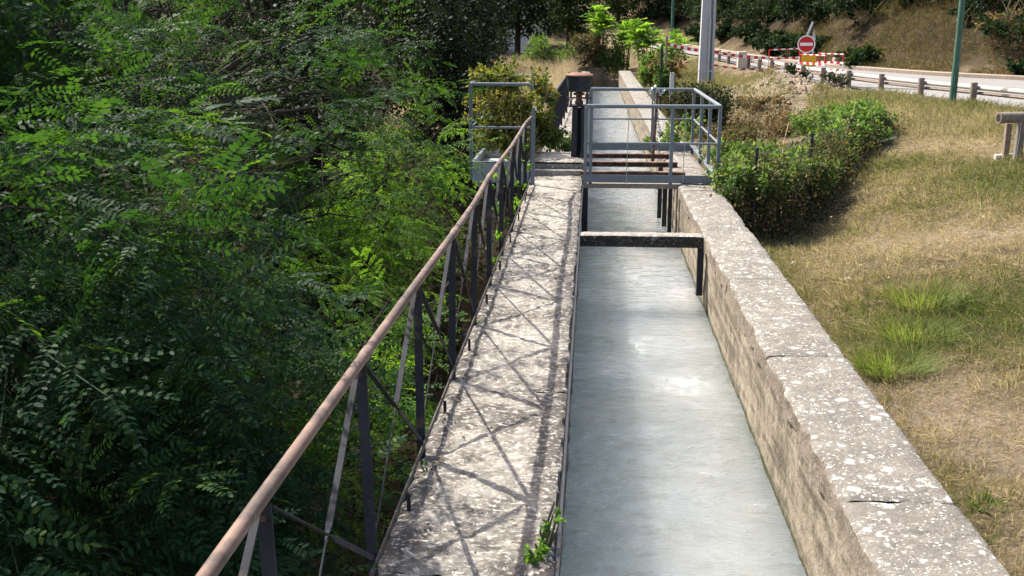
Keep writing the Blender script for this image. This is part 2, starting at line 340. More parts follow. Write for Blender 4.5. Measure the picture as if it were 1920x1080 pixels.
# water
wx = np.linspace(LX1-.02, RX0+.02, 34); wy = axis([(-6, 2, .25), (2, 14, .04), (14, CEND+.5, .12)])
WX, WY = np.meshgrid(wx, wy)
WZ = WATER+.014*fbm(WX*2.6, WY*2.2, 31, 3)+.009*fbm(WX*6, WY*9, 33, 3)+.003*np.sin(WY*9+5*fbm(WX*2, WY*1.2, 35))
struct(link('water', grid_mesh('water', WX, WY, WZ, m_water)))

# road, kerb
def resample(P, st):
    d = np.r_[0, np.cumsum(np.hypot(*np.diff(P, axis=0).T))]; t = np.arange(0, d[-1], st)
    # smooth a little so that the edge bends gently
    q = np.stack([np.interp(t, d, P[:, k]) for k in (0, 1)], -1)
    for _ in range(3): q[1:-1] = (q[:-2]+2*q[1:-1]+q[2:])/4
    return q
n_ = resample(NEAR, .8)
kk = 90; a = resample(NEAR, .5); b = resample(FAR, .5)
ai = a[np.linspace(0, len(a)-1, kk).astype(int)]; bi = b[np.linspace(0, len(b)-1, kk).astype(int)]
mb = MB(); vs = []; fs = []
for k in range(kk):
    for t in np.linspace(0, 1, 7): x, y = ai[k]*(1-t)+bi[k]*t; vs.append((x, y, roadz(y)+.02+.05*math.sin(math.pi*t)))
for k in range(kk-1):
    for t in range(6): fs.append((k*7+t, k*7+t+1, (k+1)*7+t+1, (k+1)*7+t))
mb.add(vs, fs); struct(mb.build('road', m_asph, smooth=True))
mb = MB(); k0 = resample(FAR, 1.0)
ring = [(0, -.1), (0, .14), (.04, .17), (.25, .17), (.25, -.1)]; vs = []
for i, p in enumerate(k0):
    d = k0[min(i+1, len(k0)-1)]-k0[max(i-1, 0)]; d = d/np.hypot(*d); nx, ny = d[1], -d[0]
    for o, z in ring: vs.append((p[0]+nx*o, p[1]+ny*o, roadz(p[1])+z))
fs = [(i*5+j, i*5+j+1, (i+1)*5+j+1, (i+1)*5+j) for i in range(len(k0)-1) for j in range(4)]
mb.add(vs, fs); struct(mb.build('kerb', m_kerb))

# ------------------------------------------------------------------ canal walls
def rough_slab(name, x0, x1, y0, y1, z0, z1, mat, parent, amp=.012, seed=0, chip=.018, st=.03, lip=None):
    """Wall-top slab: a box cut finely, its surface worn and its arrises chipped."""
    nx = max(3, int((x1-x0)/st)); ny = max(3, int((y1-y0)/st)); nz = 3
    xs = np.linspace(x0, x1, nx+1); ys = np.linspace(y0, y1, ny+1)
    # profile round the section: bottom-left, up, across the top, down
    prof = [(x0, z0+(z1-z0)*k/nz) for k in range(nz)]+[(x, z1) for x in xs]+[(x1, z1-(z1-z0)*k/nz) for k in range(1, nz+1)]
    prof = np.array(prof); P = np.repeat(prof[None], ny+1, 0); Yg = np.repeat(ys[:, None], len(prof), 1)
    X = P[:, :, 0].copy(); Z = P[:, :, 1].copy()
    ed = np.minimum.reduce([np.abs(X-x0), np.abs(X-x1)]); top = Z > z1-1e-6
    n1 = fbm(X*3.1, Yg*3.1, 40+seed, 3); n2 = fbm(X*17, Yg*17, 50+seed, 3)
    Z = Z+np.where(top, amp*(n1*.6+n2*.7)-chip*np.exp(-ed/.022)*(.75+1.1*np.maximum(0, fbm(Yg*9, X*2, 60+seed, 3))), 0)
    end = np.minimum(Yg-y0, y1-Yg); Z = Z-np.where(top, .012*np.exp(-end/.012), 0)
    sx = np.where(X < (x0+x1)/2, 1, -1); side = ed < 1e-6
    X = X+np.where(side, sx*(chip*(1.1*np.maximum(0, fbm(Yg*7, Z*9, 70+seed, 3))+.7*np.maximum(0, fbm(Yg*2.3, Z*3, 75, 2)))+.006), 0)
    Z = Z+np.where(side & (Z < z0+.01), .05*fbm(Yg*4, X*0, 73, 3), 0)
    me = grid_mesh(name, X, Yg, Z, mat)
    if lip:
        me.materials.append(lip); row = np.ones(len(prof)-1, np.int32); row[nz:nz+nx] = 0; me.polygons.foreach_set('material_index', np.tile(row, ny))
    me.set_sharp_from_angle(angle=math.radians(38))
    return link(name, me, parent)
wl = thing('canal_wall', 'low concrete canal wall with pitted walkway top carrying the brown railing', 'wall', (-.53, 10, -3))
wr = thing('canal_wall', 'concrete canal wall with white lichen on its broad top beside the grass', 'wall', (1.6, 10, -3))
joints = [-5.0, -2.1, .3, 2.75, 5.12, 7.55, 9.95, 12.4, 14.9, 17.4, 20.2]
for i, (a_, b_) in enumerate(zip(joints[:-1], joints[1:])):
    st = .026 if 2 < b_ < 13 else .06
    rough_slab('coping_slab', RX0-.02, RX1+.004, a_+.004, b_-.004, -.17, 0, m_cope, wr, .013, i, .034, st, m_lip)
    rough_slab('walkway_slab', LX0-.004, LX1+.010, a_-.9+.004, b_-.9-.004, -.16, 0, m_walk, wl, .024, 20+i, .026, st*.85)
j2 = list(np.arange(20.2, CEND+1, 2.9))
for i, (a_, b_) in enumerate(zip(j2[:-1], j2[1:])):
    rough_slab('coping_slab', RX0-.02, RX1+.004, a_+.006, b_-.006, -.17, 0, m_cope, wr, .012, 60+i, .02, .12, m_lip)
    rough_slab('walkway_slab', LX0-.004, LX1+.010, a_-.9+.006, b_-.9-.006, -.16, 0, m_walk, wl, .012, 80+i, .02, .12)
def face_sheet(name, x, sgn, z0, z1, mat, parent):
    ys = axis([(-6, 2, .3), (2, 14, .05), (14, CEND, .2)]); zs = np.linspace(z0, z1, 16)
    Yg, Zg = np.meshgrid(ys, zs); Xg = x+sgn*(.018*fbm(Yg*1.6, Zg*3, 90, 4)+.010*fbm(Yg*9, Zg*14, 91, 3)+.02*(z1-Zg)/(z1-z0))
    return link(name, grid_mesh(name, Xg, Yg, Zg, mat), parent)
face_sheet('inner_face', RX0+.022, -1, -1.6, -.15, m_wall, wr)
face_sheet('inner_face', LX1-.012, 1, -1.6, -.14, m_wall, wl)
MB().box((RX0+.045, -6, -3), (RX1-.02, CEND, -.165)).build('wall_core', m_wall, wr)
MB().box((LX0+.02, -6, -4.6), (LX1-.05, CEND, -.155)).build('wall_core', m_wall, wl)
# thin dark strip along the walkway's water side
tag(MB().bar((LX1+.018, -3, -.035), (LX1+.018, 15.9, -.035), .014, .05).build('edge_strip', m_iron), 'thin dark strip along the water side of the walkway', 'edge strip')
# cross beam
cb = thing('concrete_beam', 'mossy concrete strut spanning the canal between the two walls', 'beam', (.59, 12.2, -.19))
me = rough_slab('beam_body', LX1+.012, RX0-.014, 12.06, 12.27, -.15, -.012, m_beamc, cb, .008, 201, .012, .03)
MB().box((LX1+.02, 12.055, -.151), (RX0-.02, 12.268, -.03)).build('beam_core', m_beamfront, cb)  # the core's front is a darker colour than the beam body
tag(MB().bar((RX0-.035, 12.13, -.72), (RX0-.035, 12.13, -.152), .07, .09, (0, 1, 0)).build('guide_post', m_iron), 'dark steel guide post under the right end of the concrete strut', 'post')

# ------------------------------------------------------------------ walkway railing
rl = thing('walkway_railing', 'brown pipe railing with charcoal posts and crossed flat bars along the walkway', 'railing', (-.9, 9, 0))
XR = -.895; PY = [1.5+1.333*k for k in range(11)]        # posts from beside the viewer to the platform
hp = [(XR-.012+.012*math.sin(k*1.7)-(.05 if k < 2 else .03 if k == 2 else 0), y, .992+.006*math.sin(k*2.3)) for k, y in enumerate(PY)]
hpx = [(XR-.06, -.6, .99)]+hp+[(XR+.01, 15.75, 1.0)]
fine = []
for p, q in zip(hpx[:-1], hpx[1:]):
    for t in (0, .33, .66): fine.append(tuple(np.array(p)*(1-t)+np.array(q)*t))
hrail = MB().tube(fine+[hpx[-1]], .0235, 14).build('handrail', m_rail, rl, True); rposts = []
for k in range(-1, 11):
    y = PY[0]-1.333 if k < 0 else PY[k]; h0 = Vector(hp[max(k, 0)]); tx = h0.x
    if k >= 0:
        mb = MB(); mb.bar((XR-.02, y, -.12), (tx, y, .975), .046, .007, (0, 1, 0)); mb.bar((XR-.02, y+.022, -.12), (tx, y+.022, .975), .007, .042, (0, 1, 0))
        rposts.append(mb.build('post', m_dark, rl))
    if k < 10:
        y1 = PY[k+1]; x1 = hp[k+1][0]
        for (p, q), off in ((((tx, y+.03, .955), (XR-.02, y1-.03, .10)), .010), (((x1, y1-.03, .955), (XR-.02, y+.03, .10)), -.010)):
            p = Vector(p)+Vector((off, 0, 0)); q = Vector(q)+Vector((off, 0, 0)); m1 = p.lerp(q, .47); m2 = p.lerp(q, .53)
            mb = MB(); d = (q-p).normalized(); A = Vector((1, 0, 0)); B = d.cross(A).normalized()
            ring = lambda c, ang: [c+(A*math.cos(ang)+B*math.sin(ang))*i*.013+(-A*math.sin(ang)+B*math.cos(ang))*j*.003 for i, j in ((-1, -1), (1, -1), (1, 1), (-1, 1))]
            vs = ring(p, .15)+ring(m1, .15)+ring(m2, 1.45)+ring(q, 1.5)
            fs = [(0, 1, 2, 3), (15, 14, 13, 12)]+[(s*4+i, s*4+4+i, s*4+4+(i+1) % 4, s*4+(i+1) % 4) for s in range(3) for i in range(4)]
            mb.add(vs, fs); mb.build('brace', m_dark, rl)
        MB().bar((XR+.022, y+.667, -.06), (XR+.022, y+.667, .085), .018, .014, (0, 1, 0)).build('rail_stub', m_dark, rl)
for k in range(0, 11, 2):
    p_, q_ = Vector(hp[k]), Vector(hp[min(k+1, 10)])
    if k < 10: d_ = (q_-p_).normalized(); MB().tube([p_+d_*.05, p_+d_*.056, p_+d_*.15, p_+d_*.156], [.0236, .0262, .0262, .0236], 14).build('sleeve', m_rail, hrail, True)
for k in range(0, 11): MB().tube([(hp[k][0], PY[k]-.0035, .93), (hp[k][0], PY[k]-.012, .93)], .010, 6).build('bolt', m_rust, rposts[k])
MB().bar((XR+.006, -.5, .095), (XR+.006, 15.8, .095), .008, .034).build('bottom_rail', m_brace, rl)
mb = MB(); mb.bar((-.875, 15.83, -.05), (-.868, 15.83, 1.06), .075, .03, (0, 1, 0)); mb.bar((-.868, 15.83, 1.06), (-.852, 15.83, 1.135), .05, .03, (0, 1, 0))
mb.bar((-.905, 15.86, -.05), (-.898, 15.86, 1.05), .008, .09, (0, 1, 0))
tag(mb.build('end_post', m_grey), 'grey steel end post where the brown handrail stops', 'post')

# second railing past the sluice
r2 = thing('walkway_railing', 'dark close-barred railing along the far walkway past the sluice pillar', 'railing', (-.72, 25, 0))
a0, a1 = Vector((-.76, 19.8, 0)), Vector((-.66, 30.5, 0))
MB().tube([a0+Vector((0, 0, 1.0)), a1+Vector((0, 0, 1.0))], .024, 10).build('handrail', m_brace, r2, True)
MB().bar(a0+Vector((0, 0, .12)), a1+Vector((0, 0, .12)), .01, .035).build('bottom_rail', m_dark, r2)
for k in range(54):
    p = a0.lerp(a1, k/53.0); big = k % 9 == 0
    MB().bar(p+Vector((0, 0, -.08 if big else .11)), p+Vector((0, 0, .99)), .04 if big else .016, .04 if big else .016, (0, 1, 0)).build('post' if big else 'bar', m_dark, r2)

# ------------------------------------------------------------------ guard platform over the canal
gp = thing('guard_platform', 'grey steel guard rail enclosure spanning the canal on toe plates', 'platform', (.9, 18, 0))
X0, X1, Y0, Y1, TZ = -.085, 1.89, 16.05, 20.2, 1.145
cr4 = [(X0, Y0), (X1, Y0), (X1, Y1), (X0+.06, Y1)]
def gr_post(x, y, z0=-.06, z1=TZ-.01, wd=.052): MB().box((x-wd/2, y-wd/2, z0), (x+wd/2, y+wd/2, z1)).build('post', m_grey, gp, bevel=.004)
for x, y in ((X0, Y0), (X0+.075, Y0+.03), (1.19, Y0), (X1-.005, Y0), (X1-.005, Y0+1.35), (X1-.005, Y0+2.7), (X1-.01, Y1), (X0+.065, Y1), (1.13, Y1)): gr_post(x, y)
for a_, b_ in ((0, 1), (1, 2), (2, 3)):
    p, q = cr4[a_], cr4[b_]
    MB().tube([(p[0], p[1], TZ), (q[0], q[1], TZ)], .03, 12).build('top_rail', m_grey, gp, True)
    MB().tube([(p[0], p[1], .60), (q[0], q[1], .60)], .017, 10).build('mid_rail', m_grey, gp, True)
tp0 = MB().box((X0-.03, Y0-.036, .012), (X1+.03, Y0-.028, .13)).build('toe_plate', m_grey, gp)
MB().box((X0-.03, Y0-.0275, .012), (X1+.03, Y0+.05, .02)).build('toe_flange', m_grey, tp0)
tp1 = MB().box((X1+.026, Y0-.02, .014), (X1+.034, Y1, .13)).build('toe_plate', m_grey, gp)
MB().box((X1-.06, Y0-.02, .121), (X1+.0255, Y1, .128)).build('toe_flange', m_grey, tp1)
MB().box((X0+.05, Y1+.028, .012), (X1, Y1+.036, .13)).build('toe_plate', m_grey, gp)
for x in (.53, 1.37): MB().tube([(x, Y0-.04, -.02), (x+.015, Y0-.04, 1.12)], .0055, 6).build('wire', m_galv, gp)
tag(MB().box((X0-.02, Y0-.03, -.075), (RX0+.02, Y0+.13, -.012)).build('timber_plank', m_timber, bevel=.006), 'weathered plank under the front toe plate of the enclosure', 'plank')
for y, x1, lab in ((16.75, 1.47, 'rusty steel beam across the canal, right behind the front toe plate'), (17.95, 1.44, 'rusty steel beam, the middle one of three across the canal'), (19.1, 1.40, 'rusty steel beam across the canal, closest to the rear toe plate')):
    bm = thing('steel_beam', lab, 'beam', (.6, y, 0), 'rusty beams across the canal')
    for z, nm in ((.078, 'upper_flange'), (.010, 'lower_flange')): MB().box((-.16, y-.055, z-.007), (x1, y+.055, z+.007)).build(nm, m_rust, bm)
    MB().box((-.16, y-.006, .0175), (x1, y+.006, .0705)).build('web', m_rust, bm)
# stop-log guides below
for x, y, wd, lab in ((-.085, 16.6, .09, 'dark steel channel against the walkway side under the enclosure'), (1.235, 16.5, .05, 'slimy dark plank standing in the water, outermost of three'), (1.20, 17.2, .06, 'slimy dark plank standing in the water, middle of three'), (1.17, 18.0, .06, 'slimy dark plank standing in the water, innermost of three')):
    mb = MB(); mb.box((x-wd/2, y-.07, -1.3), (x+wd/2, y+.07, -.01))
    if x > 0: mb.box((x-wd/2-.012, y-.085, -1.3), (x-wd/2-.001, y-.03, -.02))
    tag(mb.build('guide_post', [m_iron]), lab, 'post')
bs = thing('rusty_upright', 'rusty upright bar rising from the beams to the rear rail', 'bar', (1.06, 18.4, .02))
MB().bar((1.05, 18.4, .02), (1.10, 18.4, 1.2), .05, .03, (0, 1, 0)).build('bar', m_rust, bs)
# chain over the rear rail
ch = thing('chain', 'steel chain hanging in a bundle from the rear guard rail', 'chain', (1.2, 20.2, 1.1))
def chain(pts, n):
    pts = np.array(pts, float); d = np.r_[0, np.cumsum(np.linalg.norm(np.diff(pts, axis=0), axis=1))]
    for k in range(n):
        t = d[-1]*(k+.5)/n; c = Vector([np.interp(t, d, pts[:, j]) for j in range(3)]); t2 = min(d[-1], t+.02)
        dr = (Vector([np.interp(t2, d, pts[:, j]) for j in range(3)])-c); dr = dr.normalized() if dr.length > 1e-5 else Vector((0, 0, -1))
        s = Vector((1, 0, 0)) if k % 2 else Vector((0, 1, 0)); s = (s-dr*s.dot(dr)).normalized()
        L = d[-1]/n*.72; loop = [c+dr*L*math.cos(u)+s*.022*math.sin(u) for u in np.linspace(0, 2*math.pi, 9)]
        MB().tube(loop, .0075, 5, False).build('link', m_galv, ch)
chain([(1.02, 20.12, 1.02), (1.10, 20.14, 1.17), (1.17, 20.24, 1.20), (1.19, 20.15, .9), (1.23, 20.12, .55), (1.28, 20.1, .34)], 20)
chain([(1.10, 20.12, 1.16), (1.13, 20.13, .95), (1.17, 20.13, .78)], 9)
chain([(1.17, 20.12, 1.18), (1.26, 20.12, 1.05), (1.34, 20.12, 1.15)], 7)

# ------------------------------------------------------------------ sluice sill and lifting gear
sl_ = thing('concrete_sill', 'concrete step across the walkway carrying the sluice pillar', 'step', (-.52, 17.6, 0))
rough_slab('sill_top', -.92, -.11, 16.95, 18.3, .015, .205, m_walk, sl_, .008, 301, .014, .04)
MB().box((-.915, 16.956, -.02), (-.115, 18.295, .165)).build('sill_core', m_cope, sl_)
tag(MB().box((-.90, 16.80, -.012), (-.13, 16.94, .085)).build('stone_step', m_beamc, bevel=.012), 'low concrete ledge at the foot of the sluice step', 'ledge')
sg = thing('sluice_gear', 'black iron sluice lifting gear on a steel pillar with bucket shaped housing', 'sluice gear', (-.23, 17.6, .2))
cx, cy = -.215, 17.62
MB().bar((cx-.075, cy, .17), (cx-.06, cy, 1.02), .09, .22, (0, 1, 0)).build('column', m_iron, sg, bevel=.006)
MB().bar((cx+.085, cy, .17), (cx+.07, cy, 1.02), .07, .22, (0, 1, 0)).build('column', m_iron, sg, bevel=.006)
MB().bar((cx+.005, cy+.05, .17), (cx+.005, cy+.05, 1.0), .08, .02, (0, 1, 0)).build('web_plate', m_dark, sg)
MB().box((cx-.16, cy-.16, 1.02), (cx+.16, cy+.16, 1.05)).build('bearing_plate', m_iron, sg, bevel=.004)
MB().lathe((cx, cy, 1.05), [(.07, 0), (.07, .06), (.05, .07), (.05, .15), (.09, .155), (.09, .19), (.04, .2), (.04, .26)], 16).build('screw_collar', m_rust, sg, True)
for sx, sy in ((-1, -1), (1, -1), (-1, 1), (1, 1)):
    sb_ = MB().tube([(cx+sx*.13, cy+sy*.12, 1.05), (cx+sx*.13, cy+sy*.12, 1.27)], .016, 8).build('stay_bolt', m_dark, sg)
    MB().lathe((cx+sx*.13, cy+sy*.12, 1.12+.05*(sx > 0)), [(.028, 0), (.03, .02), (.028, .045)], 6).build('nut', m_galv if sx < 0 else m_rust, sb_)
MB().tube([(cx-.19, cy-.1, 1.17), (cx+.2, cy-.1, 1.16)], .014, 8).build('crank_shaft', m_rust, sg)
gh_ = MB().lathe((cx, cy, 1.26), [(.165, 0), (.175, .02), (.195, .1), (.205, .22), (.20, .25)], 28).build('gear_housing', m_iron, sg, True)
MB().lathe((cx, cy, 1.505), [(.225, 0), (.232, .02), (.21, .035), (.12, .055), (.03, .062), (.028, .09)], 28).build('lid', m_lid, gh_, True)

# ------------------------------------------------------------------ side balcony with planter-like tray
bc = thing('balcony_guard', 'grey tube guard rail around a small balcony hung beside the walkway', 'guard rail', (-1.4, 18.2, .2))
bx0, bx1, by0, by1, bz = -1.93, -.97, 17.1, 19.8, 1.4
for x, y in ((bx0, by0), (bx0, by1), (bx0, 18.4)): MB().bar((x, y, -.12), (x, y, bz-.01), .058, .05, (0, 1, 0)).build('post', m_grey, bc, bevel=.004)
arc = [(bx1+.02, by0+.02, bz-.10), (bx1+.02, by0, bz-.04), (bx1-.02, by0, bz-.006), (bx1-.08, by0, bz), (bx0, by0, bz)]
MB().tube(arc, .028, 10).build('top_rail', m_grey, bc, True)
for p, q, z, r_ in (((bx0, by0), (bx0, by1), bz, .028), ((bx0, by1), (bx1, by1), bz, .028), ((bx0, by0), (bx1+.05, by0), .72, .018), ((bx0, by0), (bx0, by1), .72, .018), ((bx0, by1), (bx1, by1), .72, .018)):
    MB().tube([(*p, z), (*q, z)], r_, 10).build('top_rail' if z > 1 else 'mid_rail', m_grey, bc, True)
MB().tube([(-1.0, by1, .15), (-1.0, by1, bz)], .02, 8).build('post', m_grey, bc, True)
tr = thing('steel_tray', 'open grey sheet steel tray under the side balcony', 'tray', (-1.4, 17.8, -.1))
for nm, lo, hi in (('front_panel', (-1.88, 16.80, -.12), (-.98, 16.815, .20)), ('back_panel', (-1.88, 18.6, -.12), (-.98, 18.615, .20)), ('side_panel', (-1.88, 16.816, -.12), (-1.865, 18.599, .20)), ('side_panel', (-.995, 16.816, -.12), (-.98, 18.599, .20)), ('base', (-1.864, 16.816, .03), (-.996, 18.599, .05))):
    MB().box(lo, hi).build(nm, m_tray, tr)
MB().box((-1.90, 16.79, .2005), (-.97, 16.84, .21)).build('rim', m_grey, tr); MB().box((-1.90, 16.8405, .2005), (-1.85, 18.62, .21)).build('rim', m_grey, tr)
MB().box((-1.84, 16.84, -.19), (-1.74, 18.5, -.121)).build('bearer', m_tray, tr)
MB().box((-1.0, 16.9, -.17), (-.92, 18.4, -.13)).build('bracket', m_tray, tr)

exec_later = []
# ------------------------------------------------------------------ foliage tools
KITE = np.array([(0, 0, 0), (.45, .5, .04), (1, 0, 0), (.45, -.5, .04)])
HEX = np.array([(0, 0, 0), (.25, .42, .05), (.7, .42, .05), (1, 0, 0), (.7, -.42, .05), (.25, -.42, .05)])
def rot_from(d, up):
    """Frames with x along d and z near up. Arrays (n,3)."""
    d = d/np.linalg.norm(d, axis=1, keepdims=True); s = np.cross(up, d); s /= np.linalg.norm(s, axis=1, keepdims=True)+1e-9
    return np.stack([d, s, np.cross(d, s)], -1)          # columns are axes
def leaves(P, D, U, L, Wd, shape=KITE):
    R = rot_from(D, U); sh = shape[None]*np.stack([L, Wd, L], -1)[:, None]
    return np.einsum('nij,nkj->nki', R, sh)+P[:, None]
def unit(v): return v/np.linalg.norm(v, axis=-1, keepdims=True)
def rdir(n, zs=1.0): v = rng.normal(size=(n, 3)); v[:, 2] *= zs; return unit(v)
def spray(shape=KITE, nl=11, np_=6, length=.62, ll=.21, lf=.042):
    """A locust twig: alternate feather leaves with paired leaflets. x along the twig, z up."""
    out = []; wood = []
    for k in range(nl+1):
        t = .12+.88*k/nl; base = np.array([length*t, 0, -.10*t*t]); sd = 1 if k % 2 else -1
        if k == nl: ang = 0
        else: ang = sd*math.radians(rng.uniform(45, 70))
        el = math.radians(rng.uniform(-28, 12)); d = np.array([math.cos(ang)*math.cos(el), math.sin(ang)*math.cos(el), math.sin(el)])
        L = ll*rng.uniform(.75, 1.15)*(1 if k < nl-2 else .8); up = unit(np.array([rng.normal()*.25, rng.normal()*.25, 1.0]))
        R = rot_from(d[None], up[None])[0]; P, D = [], []
        for j in range(np_):
            u = .2+.75*j/(np_-1)
            for s in (1, -1):
                a_ = math.radians(rng.uniform(58, 75)); P.append((L*u, 0, -.22*L*u*u)); D.append((math.cos(a_), s*math.sin(a_), rng.uniform(-.35, .05)))
        P.append((L, 0, -.22*L)); D.append((1, 0, -.4)); P = np.array(P); D = np.array(D)
        n = len(P); Ls = lf*rng.uniform(.8, 1.15, n)
        V = leaves(P, D, unit(np.array([0, 0, 1.])+rng.normal(size=(n, 3))*.22), Ls, Ls*.47, shape)
        out.append(V@R.T+base); wood.append((base, base+R@np.array([L, 0, -.22*L])))
    wood.append((np.array([-.15, 0, .02]), np.array([length, 0, -.1])))
    W = []
    for i, (p, q) in enumerate(wood):
        d = unit(q-p); s = unit(np.cross(d, (0, 0, 1.)))*(.004 if i == len(wood)-1 else .0016); W.append([p+s, q+s*.4, q-s*.4, p-s])
    return np.concatenate(out), np.array(W)
SPRAYS = [spray(KITE, int(rng.integers(8, 14)), int(rng.integers(6, 9)), rng.uniform(.45, .8), rng.uniform(.19, .27), rng.uniform(.034, .042)) for _ in range(9)]
SPRAYH = [spray(HEX, int(rng.integers(8, 13)), int(rng.integers(7, 11)), rng.uniform(.45, .8), rng.uniform(.19, .28), rng.uniform(.030, .038)) for _ in range(9)]
SPRAY_FAR = [spray(KITE, 8, 4, .62, .22, .062) for _ in range(4)]
def spray_mesh(nm, sp, mat):
    V, W = sp; k = V.shape[1]; tv = np.clip(rng.uniform(.25, .75)+rng.normal(0, .14, len(V)), 0, 1); hole = rng.uniform(size=len(V)) > .06; V, tv = V[hole], tv[hole]
    wq = np.concatenate([W, np.repeat(W[:, 3:4], k-4, 1)], 1) if k > 4 else W
    me = poly_mesh(nm, np.concatenate([V, wq]), k, mat, np.r_[tv, np.full(len(W), .2)]); return me
MESH_DARK = [spray_mesh('leaf_branch', s, m_loc) for s in SPRAYH]; MESH_LIME = [spray_mesh('leaf_branch', s, m_lime) for s in SPRAYH]
def limb(mb, p, q, r0, r1, sag=.12, n=6, k=5):
    p = np.array(p, float); q = np.array(q, float); L = np.linalg.norm(q-p); m = (p+q)/2+rng.normal(size=3)*L*.07+np.array([0, 0, sag*L])
    t = np.linspace(0, 1, k)[:, None]; pts = (1-t)**2*p+2*t*(1-t)*m+t*t*q
    mb.tube(pts, list(np.linspace(r0, r1, k)), n)
def locust(name, label, cat, base, top, clumps, per, mat, group=None, parts=0, meshes=None, protos=SPRAYS, scale=1.0, r0=.13, drop=None):
    reseed(label); base = np.array(base, float); top = np.array(top, float); T = thing(name, label, cat, tuple(base), group)
    mb = MB(); t = np.linspace(0, 1, 7)[:, None]; mid = (base+top)/2+np.array([.25, -.2, 0])
    tp = (1-t)**2*base+2*t*(1-t)*mid+t*t*top; mb.tube(tp, list(np.linspace(r0, r0*.3, 7)), 10); mb.build('trunk', m_bark, T, True)
    lb = MB(); P = []; D = []
    for c in clumps:
        c = np.array(c, float); cen, rad = c[:3], c[3]; n = max(4, int(per*rad*rad*(c[4] if len(c) > 4 else 1)))
        i = int(np.clip(np.argmin(np.abs(tp[:, 2]-(cen[2]-.6*rad-.5))), 1, 6)); limb(lb, tp[i], cen, r0*.32, .012)
        v = rdir(n, .85); rr = rad*rng.uniform(.15, 1, n)**.55; pts = cen+v*rr[:, None]*np.array([1, 1, .8])
        out = unit(v+rng.normal(size=(n, 3))*.45); out[:, 2] = out[:, 2]*.55-.12
        P.append(pts); D.append(out)
        for q in pts[:max(3, n//9)]: limb(lb, cen+rng.normal(size=3)*.05, q, .009, .004, .05, 4, 3)
    lb.build('limbs', m_bark, T, True)
    P = np.concatenate(P); D = np.concatenate(D)
    k = ~shaded(P)
    if drop is not None: k &= ~drop(P)
    P, D = P[k], D[k]
    n = len(P); U = unit(np.array([0, 0, 1.])+rng.normal(size=(n, 3))*.3); R = rot_from(D, U); sc = scale*rng.uniform(.6, 1.35, n)
    order = np.argsort(np.linalg.norm(P-CAMP, axis=1)); single = order[:parts]; rest = order[parts:]
    iw = Matrix.Translation(tuple(-base))
    for i in single:
        o = bpy.data.objects.new('leaf_branch', random.choice(meshes)); COL.objects.link(o); o.parent = T
        mt = Matrix(((*R[i][0], P[i][0]), (*R[i][1], P[i][1]), (*R[i][2], P[i][2]), (0, 0, 0, 1)))@Matrix.Diagonal((sc[i], sc[i], sc[i], 1))
        o.matrix_local = iw@mt
    Vs = []; tn = []; which = rng.integers(0, len(protos), len(rest))
    for w_ in range(len(protos)):
        ids = rest[which == w_]
        if len(ids) == 0: continue
        V = protos[w_][0]; q = np.einsum('nij,fkj->nfki', R[ids]*sc[ids][:, None, None], V)+P[ids][:, None, None]
        Vs.append(q.reshape(-1, V.shape[1], 3)); tn.append((rng.normal(.47, .22, len(ids))[:, None]+rng.normal(0, .12, (len(ids), len(V)))).ravel())
    if Vs: stuff(link('crown', poly_mesh('crown', np.concatenate(Vs), Vs[0].shape[1], mat, np.concatenate(tn)), T))
    return T
def pc(px, py, y, r, k=1.0): p = ony(px, py, y); return (*p, r, k)

def bush(name, label, cat, base, blobs, n, size, mat, group=None, trunk=None, tint=(.5, .2), shape=KITE, flat=.6, woodmat=None, part='crown', stems=10, shell=.5, clear=True):
    """Crown of single leaves grouped in twig clusters through the volume of several blobs."""
    reseed(label+'%.2f' % base[0]); base = np.array(base, float); T = thing(name, label, cat, tuple(base), group); P = []; O = []
    vol = np.array([b[3]*b[3] for b in blobs]); cnt = (n*vol/vol.sum()).astype(int); tv = []
    for b_, c in zip(blobs, cnt):
        nc = max(3, c//14); v = rdir(nc); r = rng.uniform(.1, 1, nc)**shell; cc = np.array(b_[:3])+v*r[:, None]*np.array([b_[3], b_[3], b_[4] if len(b_) > 4 else b_[3]*.85])
        cl = np.repeat(np.arange(nc), 14)[:c] if nc*14 >= c else rng.integers(0, nc, c)
        P.append(cc[cl]+rng.normal(size=(len(cl), 3))*b_[3]*.11); O.append(v[cl]); tv.append((rng.normal(tint[0], tint[1]*.8, nc)[cl]+rng.normal(0, tint[1]*.6, len(cl))))
    P = np.concatenate(P); O = np.concatenate(O); tv = np.concatenate(tv)
    if clear: k = ~shaded(P); P, O, tv = P[k], O[k], tv[k]
    m = len(P); D = unit(O*.7+rng.normal(size=(m, 3))*.8+np.array([0, 0, -.25])); U = unit(rng.normal(size=(m, 3))*flat+np.array([0, 0, 1.])+O*.5)
    L = size*rng.uniform(.6, 1.3, m); me = poly_mesh(part, leaves(P, D, U, L, L*.62, shape), len(shape), mat, tv)
    stuff(link(part, me, T))
    if trunk:
        mb = MB(); r0, tz = trunk; tp = base+np.array([0, 0, tz]); k = np.linspace(0, 1, 5)[:, None]
        mb.tube(base*(1-k)+tp*k+np.array([.06, .04, 0])*np.sin(k*5), list(np.linspace(r0, r0*.55, 5)), 8); mb.build('trunk', woodmat or m_bark, T, True)
        lb = MB()
        for b_ in blobs: limb(lb, base*.35+tp*.65, b_[:3], r0*.4, r0*.08, .1, 6)
        lb.build('limbs', woodmat or m_bark, T, True)
    elif stems:
        lb = MB()
        for k in range(stems):
            b_ = blobs[k % len(blobs)]; q = np.array(b_[:3])+rdir(1)[0]*b_[3]*.75; p0 = base+np.array([*(rng.normal(size=2)*.5*b_[3]), -.05]); limb(lb, p0, q, .012, .004, .1, 4, 4)
        stuff(lb.build('stems', woodmat or m_twig, T, True))
    return T

